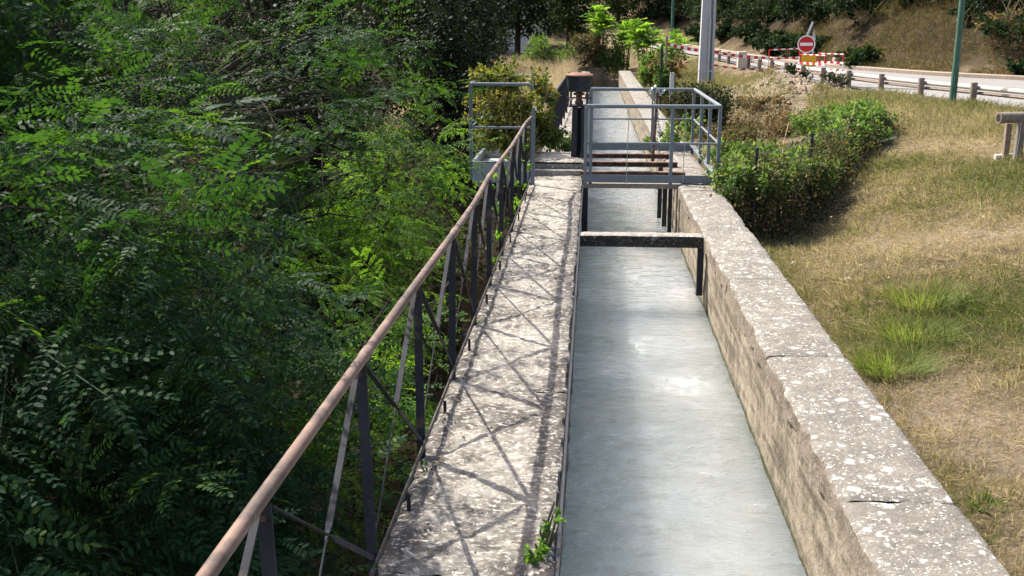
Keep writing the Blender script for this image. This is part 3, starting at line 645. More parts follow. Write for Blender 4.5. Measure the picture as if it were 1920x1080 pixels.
SUNV = np.array(SUN)
LIME = [(735, 555, 8.9), (680, 640, 8.4), (790, 610, 9.2), (730, 720, 8.2), (820, 690, 8.8), (640, 740, 7.8), (770, 800, 7.6), (850, 560, 10.4)]
CLEAR = [(*ony(*q), .5, .93) for q in LIME]+[(*ony(640, 130, 9.2), .5, .8), (*ony(660, 230, 9.2), .4, .8), (*ony(330, 290, 7.5), .35, .8), (*ony(420, 520, 8.0), .3, .8), (*ony(300, 560, 7.0), .25, .8), (*ony(160, 300, 5.6), .3, .7)]+[(-1.9, 8.6, -.7, .75, .9), (-1.6, 10.2, -.5, .6, .85), (-2.2, 7.2, -1.0, .5, .8), (-2.3, 13.0, .7, .8, .9), (-1.5, 18.2, 1.2, .85, .97), (-1.2, 18.6, .6, .7, .95), (-2.9, 11.9, .3, .6, .7), (-2.6, 9.0, 1.6, .6, .8), (-3.4, 6.0, 1.3, .45, .7),
         (.4, 57.5, 3, 1.8, .95), (2, 57, 2.6, 2, .95), (2.6, 52, 2, 1.6, .95), (-2.0, 44, .4, 2.2, .9), (-2, 52, .5, 2, .9), (4, 33, .5, 3, .9), (17.0, 42.2, 1.6, 1.1, .9)]
def shaded(P):              # gaps in the canopy through which the sun reaches the spots listed above
    out = np.zeros(len(P), bool)
    for x, y, z, r_, pr in CLEAR:
        d = P-np.array([x, y, z]); t = d@SUNV; off = np.linalg.norm(d-t[:, None]*SUNV, axis=1)
        out |= (t > r_*1.6) & (off < r_*(1+.35*vn(P[:, 0]*2, P[:, 1]*2, 7))) & (rng.uniform(size=len(P)) < pr)
    return out
# ------------------------------------------------------------------ left bank: locust trees
SX, SY = .66, .57
def blocks_sun(P):          # growth that leans out over the sunlit walkway is kept thin
    hx = P[:, 0]+SX*P[:, 2]; lim = np.where((P[:, 1] > 5.4) & (P[:, 1] < 7.6), -.75, -1.1)
    return ((hx > lim) & (P[:, 2] > -.3) & (rng.uniform(size=len(P)) < .9)) | (P[:, 0] > -1.65) | ((P[:, 0] > -1.75) & (P[:, 2] > -.6) & (P[:, 1] < 12))
GR = 'locust trees on the bank below the walkway'
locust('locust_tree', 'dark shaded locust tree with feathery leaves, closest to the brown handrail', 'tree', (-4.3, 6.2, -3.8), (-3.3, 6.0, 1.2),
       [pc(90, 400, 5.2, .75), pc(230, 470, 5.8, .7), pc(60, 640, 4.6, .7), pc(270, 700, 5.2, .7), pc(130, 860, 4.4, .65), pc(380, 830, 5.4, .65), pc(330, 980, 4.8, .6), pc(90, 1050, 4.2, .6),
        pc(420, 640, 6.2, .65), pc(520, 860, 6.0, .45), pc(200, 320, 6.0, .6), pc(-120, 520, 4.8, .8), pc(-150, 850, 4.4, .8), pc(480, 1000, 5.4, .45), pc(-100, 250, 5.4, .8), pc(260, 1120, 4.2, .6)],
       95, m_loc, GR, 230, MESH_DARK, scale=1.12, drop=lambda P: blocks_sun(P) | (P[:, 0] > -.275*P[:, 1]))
locust('locust_tree', 'tall locust tree whose leafy boughs spread toward the dark evergreens', 'tree', (-5.0, 10.5, -3.9), (-4.2, 9.8, 3.6),
       [pc(560, 70, 10.8, .8), pc(640, 170, 11.2, .7), pc(700, 70, 12.2, .55), pc(690, 200, 12.2, .5), pc(650, 90, 11.6, .7), pc(540, 160, 10.4, .75), pc(600, 240, 11, .75), pc(640, 330, 11, .55), pc(480, 200, 8.6, .8), pc(360, 110, 9.0, .9), pc(450, 330, 8.6, .8), pc(590, 290, 10.0, .75), pc(330, 420, 8.4, .75), pc(520, 440, 9.0, .75), pc(620, 400, 10.8, .6),
        pc(230, 170, 8.6, .85), pc(120, 60, 8.4, .8), pc(440, 20, 9.8, .8), pc(560, 560, 8.8, .6), pc(300, 20, 10, .9), pc(90, 200, 8, .8), pc(380, 540, 8.0, .7)],
       100, m_loc, GR, 200, MESH_DARK, drop=lambda P: blocks_sun(P) | ((P[:, 2] < .35) & (P[:, 0] > -.27*P[:, 1])))
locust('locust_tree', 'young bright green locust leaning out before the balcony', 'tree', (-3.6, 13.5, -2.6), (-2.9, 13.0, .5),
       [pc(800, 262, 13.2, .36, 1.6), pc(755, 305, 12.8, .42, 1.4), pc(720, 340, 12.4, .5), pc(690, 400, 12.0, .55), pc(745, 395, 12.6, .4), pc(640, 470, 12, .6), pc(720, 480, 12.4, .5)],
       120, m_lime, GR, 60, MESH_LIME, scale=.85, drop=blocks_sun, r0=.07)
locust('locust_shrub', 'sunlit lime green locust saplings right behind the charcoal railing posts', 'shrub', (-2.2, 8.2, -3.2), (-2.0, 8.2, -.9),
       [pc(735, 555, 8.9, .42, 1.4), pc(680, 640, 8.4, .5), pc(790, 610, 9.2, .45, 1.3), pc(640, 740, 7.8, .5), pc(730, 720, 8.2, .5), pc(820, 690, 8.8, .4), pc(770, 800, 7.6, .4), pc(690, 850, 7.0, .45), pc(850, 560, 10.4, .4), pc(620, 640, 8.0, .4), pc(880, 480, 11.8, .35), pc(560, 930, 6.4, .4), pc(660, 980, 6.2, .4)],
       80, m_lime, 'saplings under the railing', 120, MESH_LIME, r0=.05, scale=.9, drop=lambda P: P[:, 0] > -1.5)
# high canopy further left, which shades the boughs above
def canopy(base, top, n, rad, spread, zlo, zhi, label, per=31):
    cl = []; reseed('crown of '+label)
    while len(cl) < n:
        x = base[0]+rng.normal()*spread; y = base[1]+rng.normal()*spread; z = rng.uniform(zlo, zhi)
        if x+SX*z > -2.2 or math.hypot(x, y) < 8.2+rad or x > -4.6: continue
        cl.append((x, y, z, rad*rng.uniform(.8, 1.2)))
    locust('locust_tree', label, 'tree', base, top, cl, per, m_loc, GR, 0, None, SPRAY_FAR, 1.5, .2,
           drop=lambda P: (P[:, 0]+SX*P[:, 2] > -.75) & (rng.uniform(size=len(P)) < .93))
canopy((-8.2, 11.5, -3.9), (-7.8, 11.5, 6.0), 15, 1.5, 1.7, 1.5, 7.6, 'tall locust with a dark limb reaching over the shaded boughs')
canopy((-9.5, 17.0, -3.6), (-9.0, 17.0, 6.5), 14, 1.6, 1.8, 1.0, 8.5, 'tall locust far down the bank behind the spreading boughs')
canopy((-7.6, 6.0, -3.9), (-7.4, 6.6, 5.0), 12, 1.4, 1.5, .5, 6.5, 'tall locust at the foot of the bank beyond the nearest boughs')
canopy((-6.6, 8.8, -3.9), (-6.6, 9.2, 4.2), 10, 1.2, 1.0, 2.4, 5.6, 'slim locust rising between the spreading boughs and the tall ones')
canopy((-13.5, 13.0, -3.8), (-13, 13, 6), 12, 1.8, 2.2, 0, 8.5, 'broad locust deep in the wood on the left bank', 18)
# evergreens behind
EV = 'dark evergreen trees on the left bank'
for bx_, by_, hh, rr, lab in ((-4.6, 17.5, 3.6, 1.5, 'dark ivy-clad evergreen between the locust boughs and the balcony'), (-3.4, 25.0, 3.6, 1.6, 'dark rounded evergreen just behind the balcony vine'), (-6.4, 22.0, 6.2, 2.2, 'tall dark evergreen standing behind the ivy-clad one'), (-5.0, 34, 5.8, 2.4, 'broad dark evergreen at the edge of the dry grass strip'), (-9.5, 28, 8, 3.0, 'tallest dark evergreen of the left bank'), (-6.6, 50, 6.5, 2.6, 'dark evergreen beside the pale house'), (-6.3, 60, 8.0, 2.3, 'dark evergreen standing before the pale house'), (-12.5, 22, 7, 3.0, 'dark evergreen deep in the wood behind the tall locusts')):
    g = float(height(bx_, by_)); bl = []
    for k in range(12):
        t = (k+.5)/12; a_ = k*2.4; r_ = rr*(.45+.5*math.sin(math.pi*min(1, t+.12))); bl.append((bx_+.5*r_*math.cos(a_), by_+.5*r_*math.sin(a_), g+.4+(hh-g-.8)*t, r_*.72, (hh-g)/12*1.6))
    bush('evergreen_tree', lab, 'tree', (bx_, by_, g), bl, 15000, .10 if by_ < 30 else .16, m_deep, EV, (.14, (hh-g)*.6), (.42, .25))
# undergrowth on the slope under the trees
pts = []
for x in np.arange(-9.5, -1.5, .9):
    for y in np.arange(2.5, 24, .9): pts.append((x+rng.normal()*.3, y+rng.normal()*.3))
pts = np.array(pts); g = height(pts[:, 0], pts[:, 1]); k = 95
P = np.repeat(np.c_[pts, g+.25], k, 0); P = P+rng.normal(size=P.shape)*np.array([.42, .42, .25]); P[:, 2] = np.maximum(P[:, 2], height(P[:, 0], P[:, 1])+.03)
P = P[P[:, 0] < -1.15]; n = len(P); L = .10*rng.uniform(.5, 1.4, n)
um = poly_mesh('undergrowth', leaves(P, rdir(n), unit(rng.normal(size=(n, 3))*.6+np.array([0, 0, 1.])), L, L*.6), 4, m_deep, rng.normal(.6, .25, n))
tag(stuff(link('undergrowth', um)), 'dark leafy undergrowth on the shaded bank below the walkway', 'undergrowth')

# ------------------------------------------------------------------ vines on the balcony
def vine(name, label, path_blobs, n, size, mat, base, **k): return bush(name, label, 'vine', base, path_blobs, n, size, mat, part='leaves', **k)
vb = [(-1.75, 17.9, 1.42, .30, .26), (-1.45, 18.2, 1.45, .34, .28), (-1.55, 18.3, .95, .42, .4), (-1.2, 18.6, .95, .36, .4), (-1.35, 18.2, .5, .4, .3), (-1.02, 18.9, .55, .32, .35), (-1.95, 17.5, 1.0, .17, .28), (-1.7, 17.9, .55, .28, .3), (-.95, 19.2, 1.3, .27, .28), (-.85, 19.3, 1.0, .24, .3), (-.9, 19.0, .6, .26, .3), (-1.2, 17.6, .32, .3, .14), (-.75, 18.9, .42, .3, .2)]
vine('balcony_vine', 'yellowing vine smothering the balcony guard rail', vb, 8000, .075, m_vine, (-1.35, 18.4, .1), tint=(.42, .27), stems=30, shape=HEX, woodmat=m_dry, shell=.75)
vine('creeping_vine', 'green creeper spreading over the walkway behind the sluice step', [(-.62, 18.6, .30, .26, .10), (-.42, 18.8, .28, .25, .10), (-.5, 19.3, .25, .3, .12), (-.25, 19.0, .22, .2, .08)], 800, .07, m_ivy, (-.5, 18.9, .05), tint=(.6, .25), stems=10, shape=HEX)
cv_ = vine('climbing_vine', 'thin creeper threaded through the far end of the brown railing', [(-.98, 10.6 + .5*k, .12+.22*(k % 4), .14, .2) for k in range(10)], 420, .05, m_lime, (-1.05, 13, -.4), tint=(.5, .2), stems=0, shape=HEX)
MB().tube([(-1.0, 10.3, -.3)]+[(-.98+.02*math.sin(k*2.1), 10.6+.5*k, .12+.22*(k % 4)) for k in range(10)], .005, 5).build('stem', m_twig, cv_, True)
# ivy round the rear corner of the enclosure
vine('enclosure_vine', 'bright creeper growing over the rear right corner of the grey enclosure', [(1.45, 20.5, .25, .3, .2), (1.75, 20.6, .35, .3, .25), (1.15, 20.6, .12, .25, .1), (1.9, 20.9, .5, .25, .25)], 800, .075, m_ivy, (1.6, 20.7, 0), tint=(.6, .25), stems=8, shape=HEX)

# ------------------------------------------------------------------ right bank: hedge, fence, brambles
hg = [(2.15, 15.3), (2.7, 16.2), (3.4, 17.6), (4.1, 19.1), (4.8, 20.7), (5.5, 22.2), (5.9, 23.2)]
blobs = []
for i in range(34):
    t = i/33*(len(hg)-1); k = min(int(t), len(hg)-2); u = t-k; x = hg[k][0]*(1-u)+hg[k+1][0]*u; y = hg[k][1]*(1-u)+hg[k+1][1]*u
    zt = .27-.14*math.exp(-((x-3.7)/.6)**2)+.36*sstep(4.0, 5.6, x)+.06*math.sin(i*2.1); blobs.append((x-.1+rng.normal()*.12, y+rng.normal()*.12, zt-.16, .40, .26))
for q in ((5.25, 21.9, .30, .55, .40), (5.0, 22.6, .42, .5, .30), (4.6, 22.6, .36, .5, .28), (5.45, 21.4, .05, .45, .45), (2.4, 16.9, .18, .45, .25), (2.3, 17.8, .24, .45, .22), (2.8, 18.0, .15, .45, .25)): blobs.append(q)
hd = bush('ivy_hedge', 'bright ivy hedge draped over a wire fence beside the canal', 'hedge', (4, 19, -.5), blobs, 26000, .075, m_ivy, None, None, (.55, .24), HEX, .35, m_dry, 'leaves', 60, .45)
# dry skirt of the hedge: hanging stems and withered leaves
sk = MB(); Pq = []
for i in range(330):
    t = rng.uniform(0, len(hg)-1.01); k = int(t); u = t-k; x = hg[k][0]*(1-u)+hg[k+1][0]*u+rng.normal()*.22; y = hg[k][1]*(1-u)+hg[k+1][1]*u-.1+rng.normal()*.2; g = float(height(x, y))
    zt = rng.uniform(.1, .55); limb(sk, (x, y, g-.02), (x+rng.normal()*.22, y+rng.normal()*.22, zt), .009, .003, 0, 4, 3)
    for _ in range(60): Pq.append((x+rng.normal()*.15, y+rng.normal()*.15, rng.uniform(g+.02, zt)))
sk.build('stems', m_bark, hd); Pq = np.array(Pq); n = len(Pq); L = .06*rng.uniform(.5, 1.3, n)
stuff(link('withered_leaves', poly_mesh('withered_leaves', leaves(Pq, rdir(n), rdir(n), L, L*.6), 4, m_bram, rng.normal(.28, .3, n)), hd))
fc = thing('wire_fence', 'sagging wire fence with thin dark posts inside the ivy hedge', 'fence', (4, 19, -.5))
fp = [(2.35, 15.4), (3.55, 17.6), (4.78, 20.3), (6.0, 22.9)]
for x, y in fp: MB().bar((x, y, float(height(x, y))-.2), (x, y, .62), .045, .045, (0, 1, 0)).build('post', m_iron, fc)
for p, q in zip(fp[:-1], fp[1:]):
    for z in (.05, .3, .55):
        s_ = [(p[0]*(1-t)+q[0]*t, p[1]*(1-t)+q[1]*t-.03, z-.06*math.sin(math.pi*t)) for t in np.linspace(0, 1, 6)]; MB().tube(s_, .004, 4).build('wire', m_galv, fc)
tag(MB().tube([(5.0, 20.75, .50), (5.3, 21.0, .22), (5.6, 21.2, .12), (5.95, 21.5, .16)], .022, 6).build('dead_branch', m_logtop), 'bleached dead branch drooping along the hedge end', 'branch')
BR = 'bramble thickets between hedge and road'
for x, y, r_, h_, n_l, mt, tt, lab in ((3.5, 21.2, .8, .6, 3000, m_bram, .6, 'brown bramble thicket just behind the low hedge'), (3.0, 24.2, .8, .75, 3000, m_bram, .35, 'olive bramble thicket behind the enclosure'), (4.4, 25.2, .8, .55, 2500, m_bram, .6, 'reddish dry bramble behind the tall ivy mound'),
                                     (2.7, 28.5, .9, 1.25, 4500, m_deep, .6, 'dark green bush in the hollow behind the enclosure'), (3.4, 29.2, .8, 1.0, 3600, m_deep, .8, 'dark olive bush at the foot of the dirt mound'), (2.6, 32.0, .7, .9, 2500, m_bram, .2, 'low olive bush beside the white marker post'),
                                     (6.5, 35.4, .35, .6, 1500, m_hill, .5, 'grey green shrub on top of the dirt mound'), (7.35, 33.4, .3, .5, 900, m_hill, .5, 'small grey green shrub beside the guardrail end'), (4.5, 29.6, .6, .45, 1500, m_bram, .55, 'straggly brown bush on the side of the dirt mound')):
    reseed(lab+' spread'); g = float(height(x, y)); bl = [(max(x+rng.normal()*r_*.5, 2.0+r_*.45), y+rng.normal()*r_*.5, g+h_*rng.uniform(.3, .8), r_*.55, h_*.35) for _ in range(7)]
    bush('bramble' if mt is m_bram else 'shrub', lab, 'bush', (x, y, g), bl, n_l, .07, mt, BR, None, (tt, .25), KITE, .7, m_dry, 'leaves', 24, .6)

reseed('mound'); rb = []
for k in range(420):
    x = 5.3+rng.normal()*1.3; y = 32.6+rng.normal()*2.2; z = float(height(x, y)); r_ = rng.uniform(.025, .10)*(1.8 if k % 25 == 0 else 1); c = np.array([x, y, z+r_*.3]); q = rdir(6)*r_*np.array([1, 1, .7])
    rb.append((c, q))
mb = MB()
for c, q in rb:
    a_ = [c+np.array(v)*np.linalg.norm(q[i])*rng.uniform(.7, 1.2) for i, v in enumerate(((1, 0, 0), (0, 1, 0), (-1, 0, 0), (0, -1, 0), (0, 0, .8), (0, 0, -.6)))]
    mb.add(a_, [(0, 1, 4), (1, 2, 4), (2, 3, 4), (3, 0, 4), (1, 0, 5), (2, 1, 5), (3, 2, 5), (0, 3, 5)])
tag(stuff(mb.build('rubble', m_clod)), 'pale rubble and clods strewn over the dirt mound by the road', 'rubble')
# ------------------------------------------------------------------ grass
def grass_field(name, label, n, xr, yr, hfun, wfun, mat, tfun, lean=.9, ypow=2.0, mask=None):
    u = rng.uniform(size=n)**ypow; y = yr[0]+(yr[1]-yr[0])*u; x = rng.uniform(xr[0], xr[1], n)
    if mask is not None: k = mask(x, y); x, y = x[k], y[k]
    n = len(x); z = height(x, y)+(-.008 if lean < 1 else .006); h = hfun(x, y); az = rng.uniform(0, 2*math.pi, n); ln = rng.uniform(.1 if lean < 1 else 1.0, lean, n)
    d = np.stack([np.cos(az)*ln, np.sin(az)*ln, np.ones(n)*np.maximum(.04, 1.15-ln)], -1); d = unit(d); P = np.stack([x, y, z], -1)
    side = unit(np.cross(d, np.stack([np.cos(az+1.2), np.sin(az+1.2), 0*az], -1)))*wfun(x, y)[:, None]/2
    mid = P+d*(h*.55)[:, None]; tip = P+d*h[:, None]+np.stack([np.cos(az)*.3, np.sin(az)*.3, -.18*np.ones(n)], -1)*(h*ln)[:, None]
    V = np.stack([P-side, mid+side*.9, tip, mid-side*.6], 1)
    o = stuff(link(name, poly_mesh(name, V, 4, mat, tfun(x, y)))); return tag(o, label, 'grass')
SOIL = [(2.75, 7.6, .45, .7), (3.2, 6.3, .6, .8), (3.5, 14.2, .9, .9), (4.6, 13.2, 1.1, .9), (2.7, 5.4, .4, .5), (6.2, 21.5, 1.2, 2.5)]
LUSH = [(2.5, 9.4, .6, 1.0), (3.3, 10.6, .7, 1.0), (4.6, 10.4, .9, 1.4), (5.6, 14.6, 1.0, 2.0), (3.9, 7.6, .6, .9)]
def bumps(x, y, L): return sum(np.exp(-((x-a)/c)**2-((y-b)/d)**2) for a, b, c, d in L)
def patch(x, y): return fbm(x*.55, y*.42, 101, 4)+.35*fbm(x*2.2, y*2.2, 104, 2)-.55*bumps(x, y, SOIL)+.5*bumps(x, y, LUSH)
def gt(x, y): return .68-.62*patch(x, y)+rng.normal(0, .24, np.shape(x))-.0*x
def onbank(x, y):
    return (x > 1.92) & (pl_dist(x, y, NEAR) > .05) & (np.exp(-((x-5.2)/1.6)**2-((y-33)/3.4)**2) < .45) & ((y < 20) | (x > 3.6+.16*(y-16)))
def bare(x, y): return rng.uniform(size=np.shape(x)) < np.clip(.75+.9*patch(x, y)+.5*vn(x*4.5, y*4.5, 160), .2, 1)
grass_field('grass', 'short sun-dried grass on the bank between canal wall and road', 290000, (1.9, 9.5), (3.0, 31), lambda x, y: rng.uniform(.03, .095, len(x))*(1+.7*sstep(-.1, .5, patch(x, y)))*(1+1.3*np.maximum(0, vn(x*4.5, y*4.5, 160))+.8*np.maximum(0, vn(x*11, y*11, 161))), lambda x, y: .0052+.0005*y, m_grass, gt, .98, 1.45, lambda x, y: onbank(x, y) & bare(x, y) & (x < 2.9+.31*y))
grass_field('straw_litter', 'flattened pale straw lying between the grass on the bank', 90000, (1.9, 9.0), (3.0, 24), lambda x, y: rng.uniform(.05, .14, len(x)), lambda x, y: .004+.0004*y, m_straw, lambda x, y: rng.uniform(-.3, .6, np.shape(x)), 1.13, 1.4, lambda x, y: onbank(x, y) & (x < 2.9+.31*y) & (rng.uniform(size=np.shape(x)) < np.clip(.75-.5*patch(x, y), .2, 1)))
grass_field('tall_grass', 'taller pale grass stalks by the log rail and road verge', 22000, (4.5, 11), (13, 31), lambda x, y: rng.uniform(.12, .36, len(x)), lambda x, y: .006+.0003*y, m_grass, lambda x, y: .5+rng.normal(0, .2, np.shape(x)), .6, 1.0,
            lambda x, y: onbank(x, y) & (vn(x*.6, y*.6, 140)+.55*sstep(4.5, 7.5, x-.05*(y-15)) > .25) & (pl_dist(x, y, NEAR) < 4.8))
grass_field('straw_grass', 'dry straw-coloured grass strip at the far end of the canal', 26000, (-5.5, -.95), (27, 58), lambda x, y: rng.uniform(.3, .95, len(x)), lambda x, y: .018+0*x, m_straw, lambda x, y: rng.uniform(0, 1, np.shape(x)), .7, 1.0)
grass_field('verge_grass', 'withered brush and dry grass on the bank past the kerb', 110000, (10, 30), (34, 60), lambda x, y: rng.uniform(.12, .42, len(x)), lambda x, y: .028+0*x, m_bram, lambda x, y: .45+rng.normal(0, .25, np.shape(x)), .98, 1.0,
            lambda x, y: (-pl_dist(x, y, FAR) > .3) & (-pl_dist(x, y, FAR) < 8) & (vn(x*.5, y*.5, 150)+.5*vn(x*1.7, y*1.7, 151) > -.75))
grass_field('canal_end_grass', 'olive weeds on the right bank past the green fence', 12000, (1.95, 5.5), (29, 58), lambda x, y: rng.uniform(.2, .6, len(x)), lambda x, y: .016+0*x, m_grass, lambda x, y: .42+rng.normal(0, .18, np.shape(x)), .7, 1.0)
def tuft(x, y, n, h, spread, label, tint, name='grass_tuft', z=None, wd=.007):
    g = float(height(x, y)) if z is None else z; T = thing(name, label, 'grass tuft', (x, y, g), 'green tufts on the dry bank'); az = rng.uniform(0, 6.28, n); r_ = spread*np.sqrt(rng.uniform(size=n))
    P = np.stack([x+r_*np.cos(az), y+r_*np.sin(az), g-.01+0*az], -1); ln = rng.uniform(.15, .75, n); hh = h*rng.uniform(.45, 1.1, n); d = unit(np.stack([np.cos(az)*ln, np.sin(az)*ln, 1-.4*ln], -1))
    sd = np.stack([-np.sin(az+.8), np.cos(az+.8), 0*az], -1)*wd/2; q = []
    for a_, b_, w0, w1 in ((0, .5, 1, .85), (.5, .85, .85, .5), (.85, 1.0, .5, .08)):
        f = lambda t: P+d*(hh*t)[:, None]+np.stack([np.cos(az), np.sin(az), -.9*np.ones(n)], -1)*(hh*ln*.45*t*t)[:, None]
        q.append(np.stack([f(a_)-sd*w0, f(a_)+sd*w0, f(b_)+sd*w1, f(b_)-sd*w1], 1))
    stuff(link('blades', poly_mesh('blades', np.concatenate(q), 4, m_fresh, np.tile(tint+rng.normal(0, .1, n), 3)), T)); return T
tuft(2.55, 8.75, 480, .34, .27, 'big fresh green grass tuft beside the lichen-spotted wall', .36)
tuft(2.95, 9.5, 420, .30, .3, 'lighter grass tuft behind the big green one', .45)
tuft(3.35, 10.6, 480, .36, .32, 'yellow green tall tuft further up the bank', .5)
tuft(2.42, 6.2, 120, .12, .09, 'small green weed beside the wall on bare soil', .12)
tuft(2.2, 5.0, 160, .14, .16, 'low green tuft at the foot of the wall', .25)
tuft(4.4, 9.0, 200, .15, .3, 'broad olive tuft out on the dry bank', .3)
for px, py, s_, lab in ((1668, 522, .03, 'pale stone lying in the grass just behind the yellow green tuft'), (1590, 525, .045, 'largest pale stone in the grass between wall and tufts'), (1615, 497, .02, 'tiny pale pebble in the grass close to the largest stone'), (1845, 408, .04, 'pale stone alone high on the dry bank'), (1490, 495, .05, 'pale stone against the wall where the hedge shadow ends')):
    p = onz(px, py, -.45)
    for _ in range(6):
        g = float(height(p[0], p[1])); p = onz(px, py, g)
    m_ = MB(); m_.lathe((p[0], p[1], g-.01), [(s_*.6, 0), (s_, s_*.3), (s_*.8, s_*.7), (s_*.3, s_*.95)], 7)
    tag(m_.build('stone', m_stone), lab, 'stone', 'pale stones in the grass')
# weed and stick on the walkway
wd_ = bush('wall_weed', 'small leafy weed growing from the walkway edge above the water', 'weed', (-.20, 4.42, -.02), [(-.20, 4.42, .07, .07, .06), (-.15, 4.5, .12, .05, .06), (-.23, 4.35, .04, .06, .04), (-.13, 4.58, .17, .03, .05)], 190, .026, m_lime, None, None, (.45, .22), HEX, .5, m_twig, 'leaves', 10, .7)
n = 150; P = np.stack([rng.uniform(-.86, -.2, n), 3+rng.uniform(0, 1, n)**1.6*12, np.full(n, .022)], -1); P[:60, 0] = -.86+rng.uniform(0, .12, 60); L = rng.uniform(.018, .045, n)
tag(stuff(link('leaf_litter', poly_mesh('leaf_litter', leaves(P, rdir(n, .15), unit(np.array([0, 0, 1.])+rng.normal(size=(n, 3))*.3), L, L*.5), 4, m_bram, rng.uniform(.4, 1, n)))), 'small dry leaves scattered on the walkway', 'leaves')
q = onz(765, 1040, .01); tag(MB().tube([(q[0]-.035, q[1]+.03, .02), (q[0], q[1], .024), (q[0]+.045, q[1]-.04, .018)], .006, 6).build('stick', m_logtop), 'short pale stick lying on the walkway', 'stick')

# ------------------------------------------------------------------ guardrail along the road
gl = thing('wooden_guardrail', 'round log guardrail with squat posts along the near road edge', 'guardrail', (8.8, 29, .35))
gpth = resample(NEAR, .1); dd = np.r_[0, np.cumsum(np.hypot(*np.diff(gpth, axis=0).T))]
i0 = np.argmin(np.hypot(gpth[:, 0]-9.39, gpth[:, 1]-27.3)); s0 = dd[i0]; gpts = []
for k in range(-4, 15):
    s_ = s0+2.25*k; x, y = np.interp(s_, dd, gpth[:, 0])-.12, np.interp(s_, dd, gpth[:, 1])-.05; gpts.append((x, y))
    g = float(height(x, y)); MB().lathe((x, y, g-.25), [(.085, 0), (.085, .78), (.075, .81)], 12).build('post', m_wood, gl, True)
for p, q in zip(gpts[:-1], gpts[1:]):
    zp, zq = roadz(p[1])+.40, roadz(q[1])+.40; dx, dy = q[0]-p[0], q[1]-p[1]; L = math.hypot(dx, dy); nx, ny = .14*dy/L, -.14*dx/L
    MB().tube([(p[0]+nx, p[1]+ny, zp), (q[0]+nx, q[1]+ny, zq)], .062, 10).build('rail', m_logtop, gl, True)  # top log's sunlit look is put into its paler colour
    MB().tube([(p[0]+nx, p[1]+ny, zp-.13), (q[0]+nx, q[1]+ny, zq-.13)], .04, 8).build('lower_rail', m_wood, gl, True)
lg = thing('log_rail', 'thick log laid on a timber post with wire ties', 'log rail', (6.75, 17.6, .2))
g = float(height(6.75, 17.6)); lz = 1.02
p0 = ony(1872, 221, 17.4); p1 = p0+np.array([2.6, .5, .02]); lo_ = MB().tube([p0, p0*.5+p1*.5, p1], [.088, .085, .08], 14).build('log', m_wood, lg, True)
dx_ = (p0-p1)/np.linalg.norm(p0-p1); MB().tube([p0+dx_*.0005, p0+dx_*.004], [.066, .05], 12).build('dark_end_disc', m_bark, lo_)  # flat dark disc, its colour stands in for shade inside the log end
b0 = ony(1913, 240, 17.5); MB().bar((b0[0], b0[1]-.02, g-.1), (b0[0], b0[1]-.02, p0[2]-.07), .11, .11, (0, 1, 0)).build('post', m_wood, lg, bevel=.01)
MB().bar((b0[0]-.05, b0[1]+.35, g-.1), (b0[0]-.05, b0[1]+.35, p0[2]-.12), .09, .09, (0, 1, 0)).build('post', m_wood, lg, bevel=.01)
for s_ in (-.035, 0, .03): MB().tube([(b0[0]-.09+s_, b0[1]-.12, g-.02), (b0[0]-.06+s_, b0[1]-.1, p0[2]-.02)], .005, 5).build('wire_tie', m_galv, lg)
for k, (px, py) in enumerate(((1885, 268), (1899, 270))):
    p = ony(px, py, 17.9); gz = float(height(p[0], p[1])); m_ = MB(); m_.tube([(p[0]-.14, p[1], gz+.07), (p[0]+.16, p[1]+.03, gz+.09-.03*k)], [.05, .04], 7)
    tag(m_.build('driftwood', m_logtop), ('pale broken wood piece under the free end of the thick log', 'pale broken wood piece leaning on the post of the thick log')[k], 'wood', 'broken wood under the log')

# ------------------------------------------------------------------ poles, lamps, signs, barriers
def gnd(x, y): return float(height(x, y))
px_, py_ = 3.85, 37.5; g = gnd(px_, py_)
pl = thing('utility_pole', 'pale concrete utility pole with a recessed face and a side conduit', 'pole', (px_, py_, g))
def taper(x0, x1, y0, y1, k): 
    H = 10; c = (px_, py_); f = lambda v, c_, s: c_+(v-c_)*s
    b_ = [(x0, y0), (x1, y0), (x1, y1), (x0, y1)]; vs = [(x, y, g-.6) for x, y in b_]+[(f(x, px_, k), f(y, py_, k), g+H) for x, y in b_]
    return MB().add(vs, [(0, 3, 2, 1), (4, 5, 6, 7), (0, 1, 5, 4), (1, 2, 6, 5), (2, 3, 7, 6), (3, 0, 4, 7)])
taper(px_-.26, px_+.08, py_-.2, py_+.2, .55).build('shaft', m_pole, pl, bevel=.015)
taper(px_+.081, px_+.17, py_-.05, py_+.2, .55).build('web', m_pole, pl)
taper(px_+.171, px_+.27, py_-.2, py_+.2, .55).build('flange', m_pole, pl, bevel=.015)
MB().tube([(px_+.05, py_-.235, g-.2), (px_+.045, py_-.225, g+2.4)], .035, 8).build('conduit', m_galv, pl, True)
MB().box((px_-.27, py_-.212, g+.62), (px_+.28, py_-.201, g+.66)).build('strap', m_galv, pl)
x, y = 8.74, 27.0; g = gnd(x, y)
lp = thing('lamp_post', 'slender green painted lamp post beside the log guardrail', 'lamp post', (x, y, g))
MB().lathe((x, y, g-.1), [(.085, 0), (.083, 1.0), (.076, 1.05), (.05, 7.5)], 14).build('shaft', m_green, lp, True)
MB().box((x-.035, y-.095, g+.45), (x+.035, y-.072, g+.75)).build('hatch', m_green, lp, bevel=.004)
ar_ = MB().tube([(x, y, g+7.3), (x+.4, y+.4, g+7.75), (x+1.2, y+1.2, g+7.85)], .035, 8).build('arm', m_green, lp, True)
MB().bar((x+1.1, y+1.1, g+7.85), (x+1.7, y+1.7, g+7.9), .22, .1).build('lamp_head', m_galv, ar_, bevel=.02)
x, y = 4.4, 62.0; g = gnd(x, y)
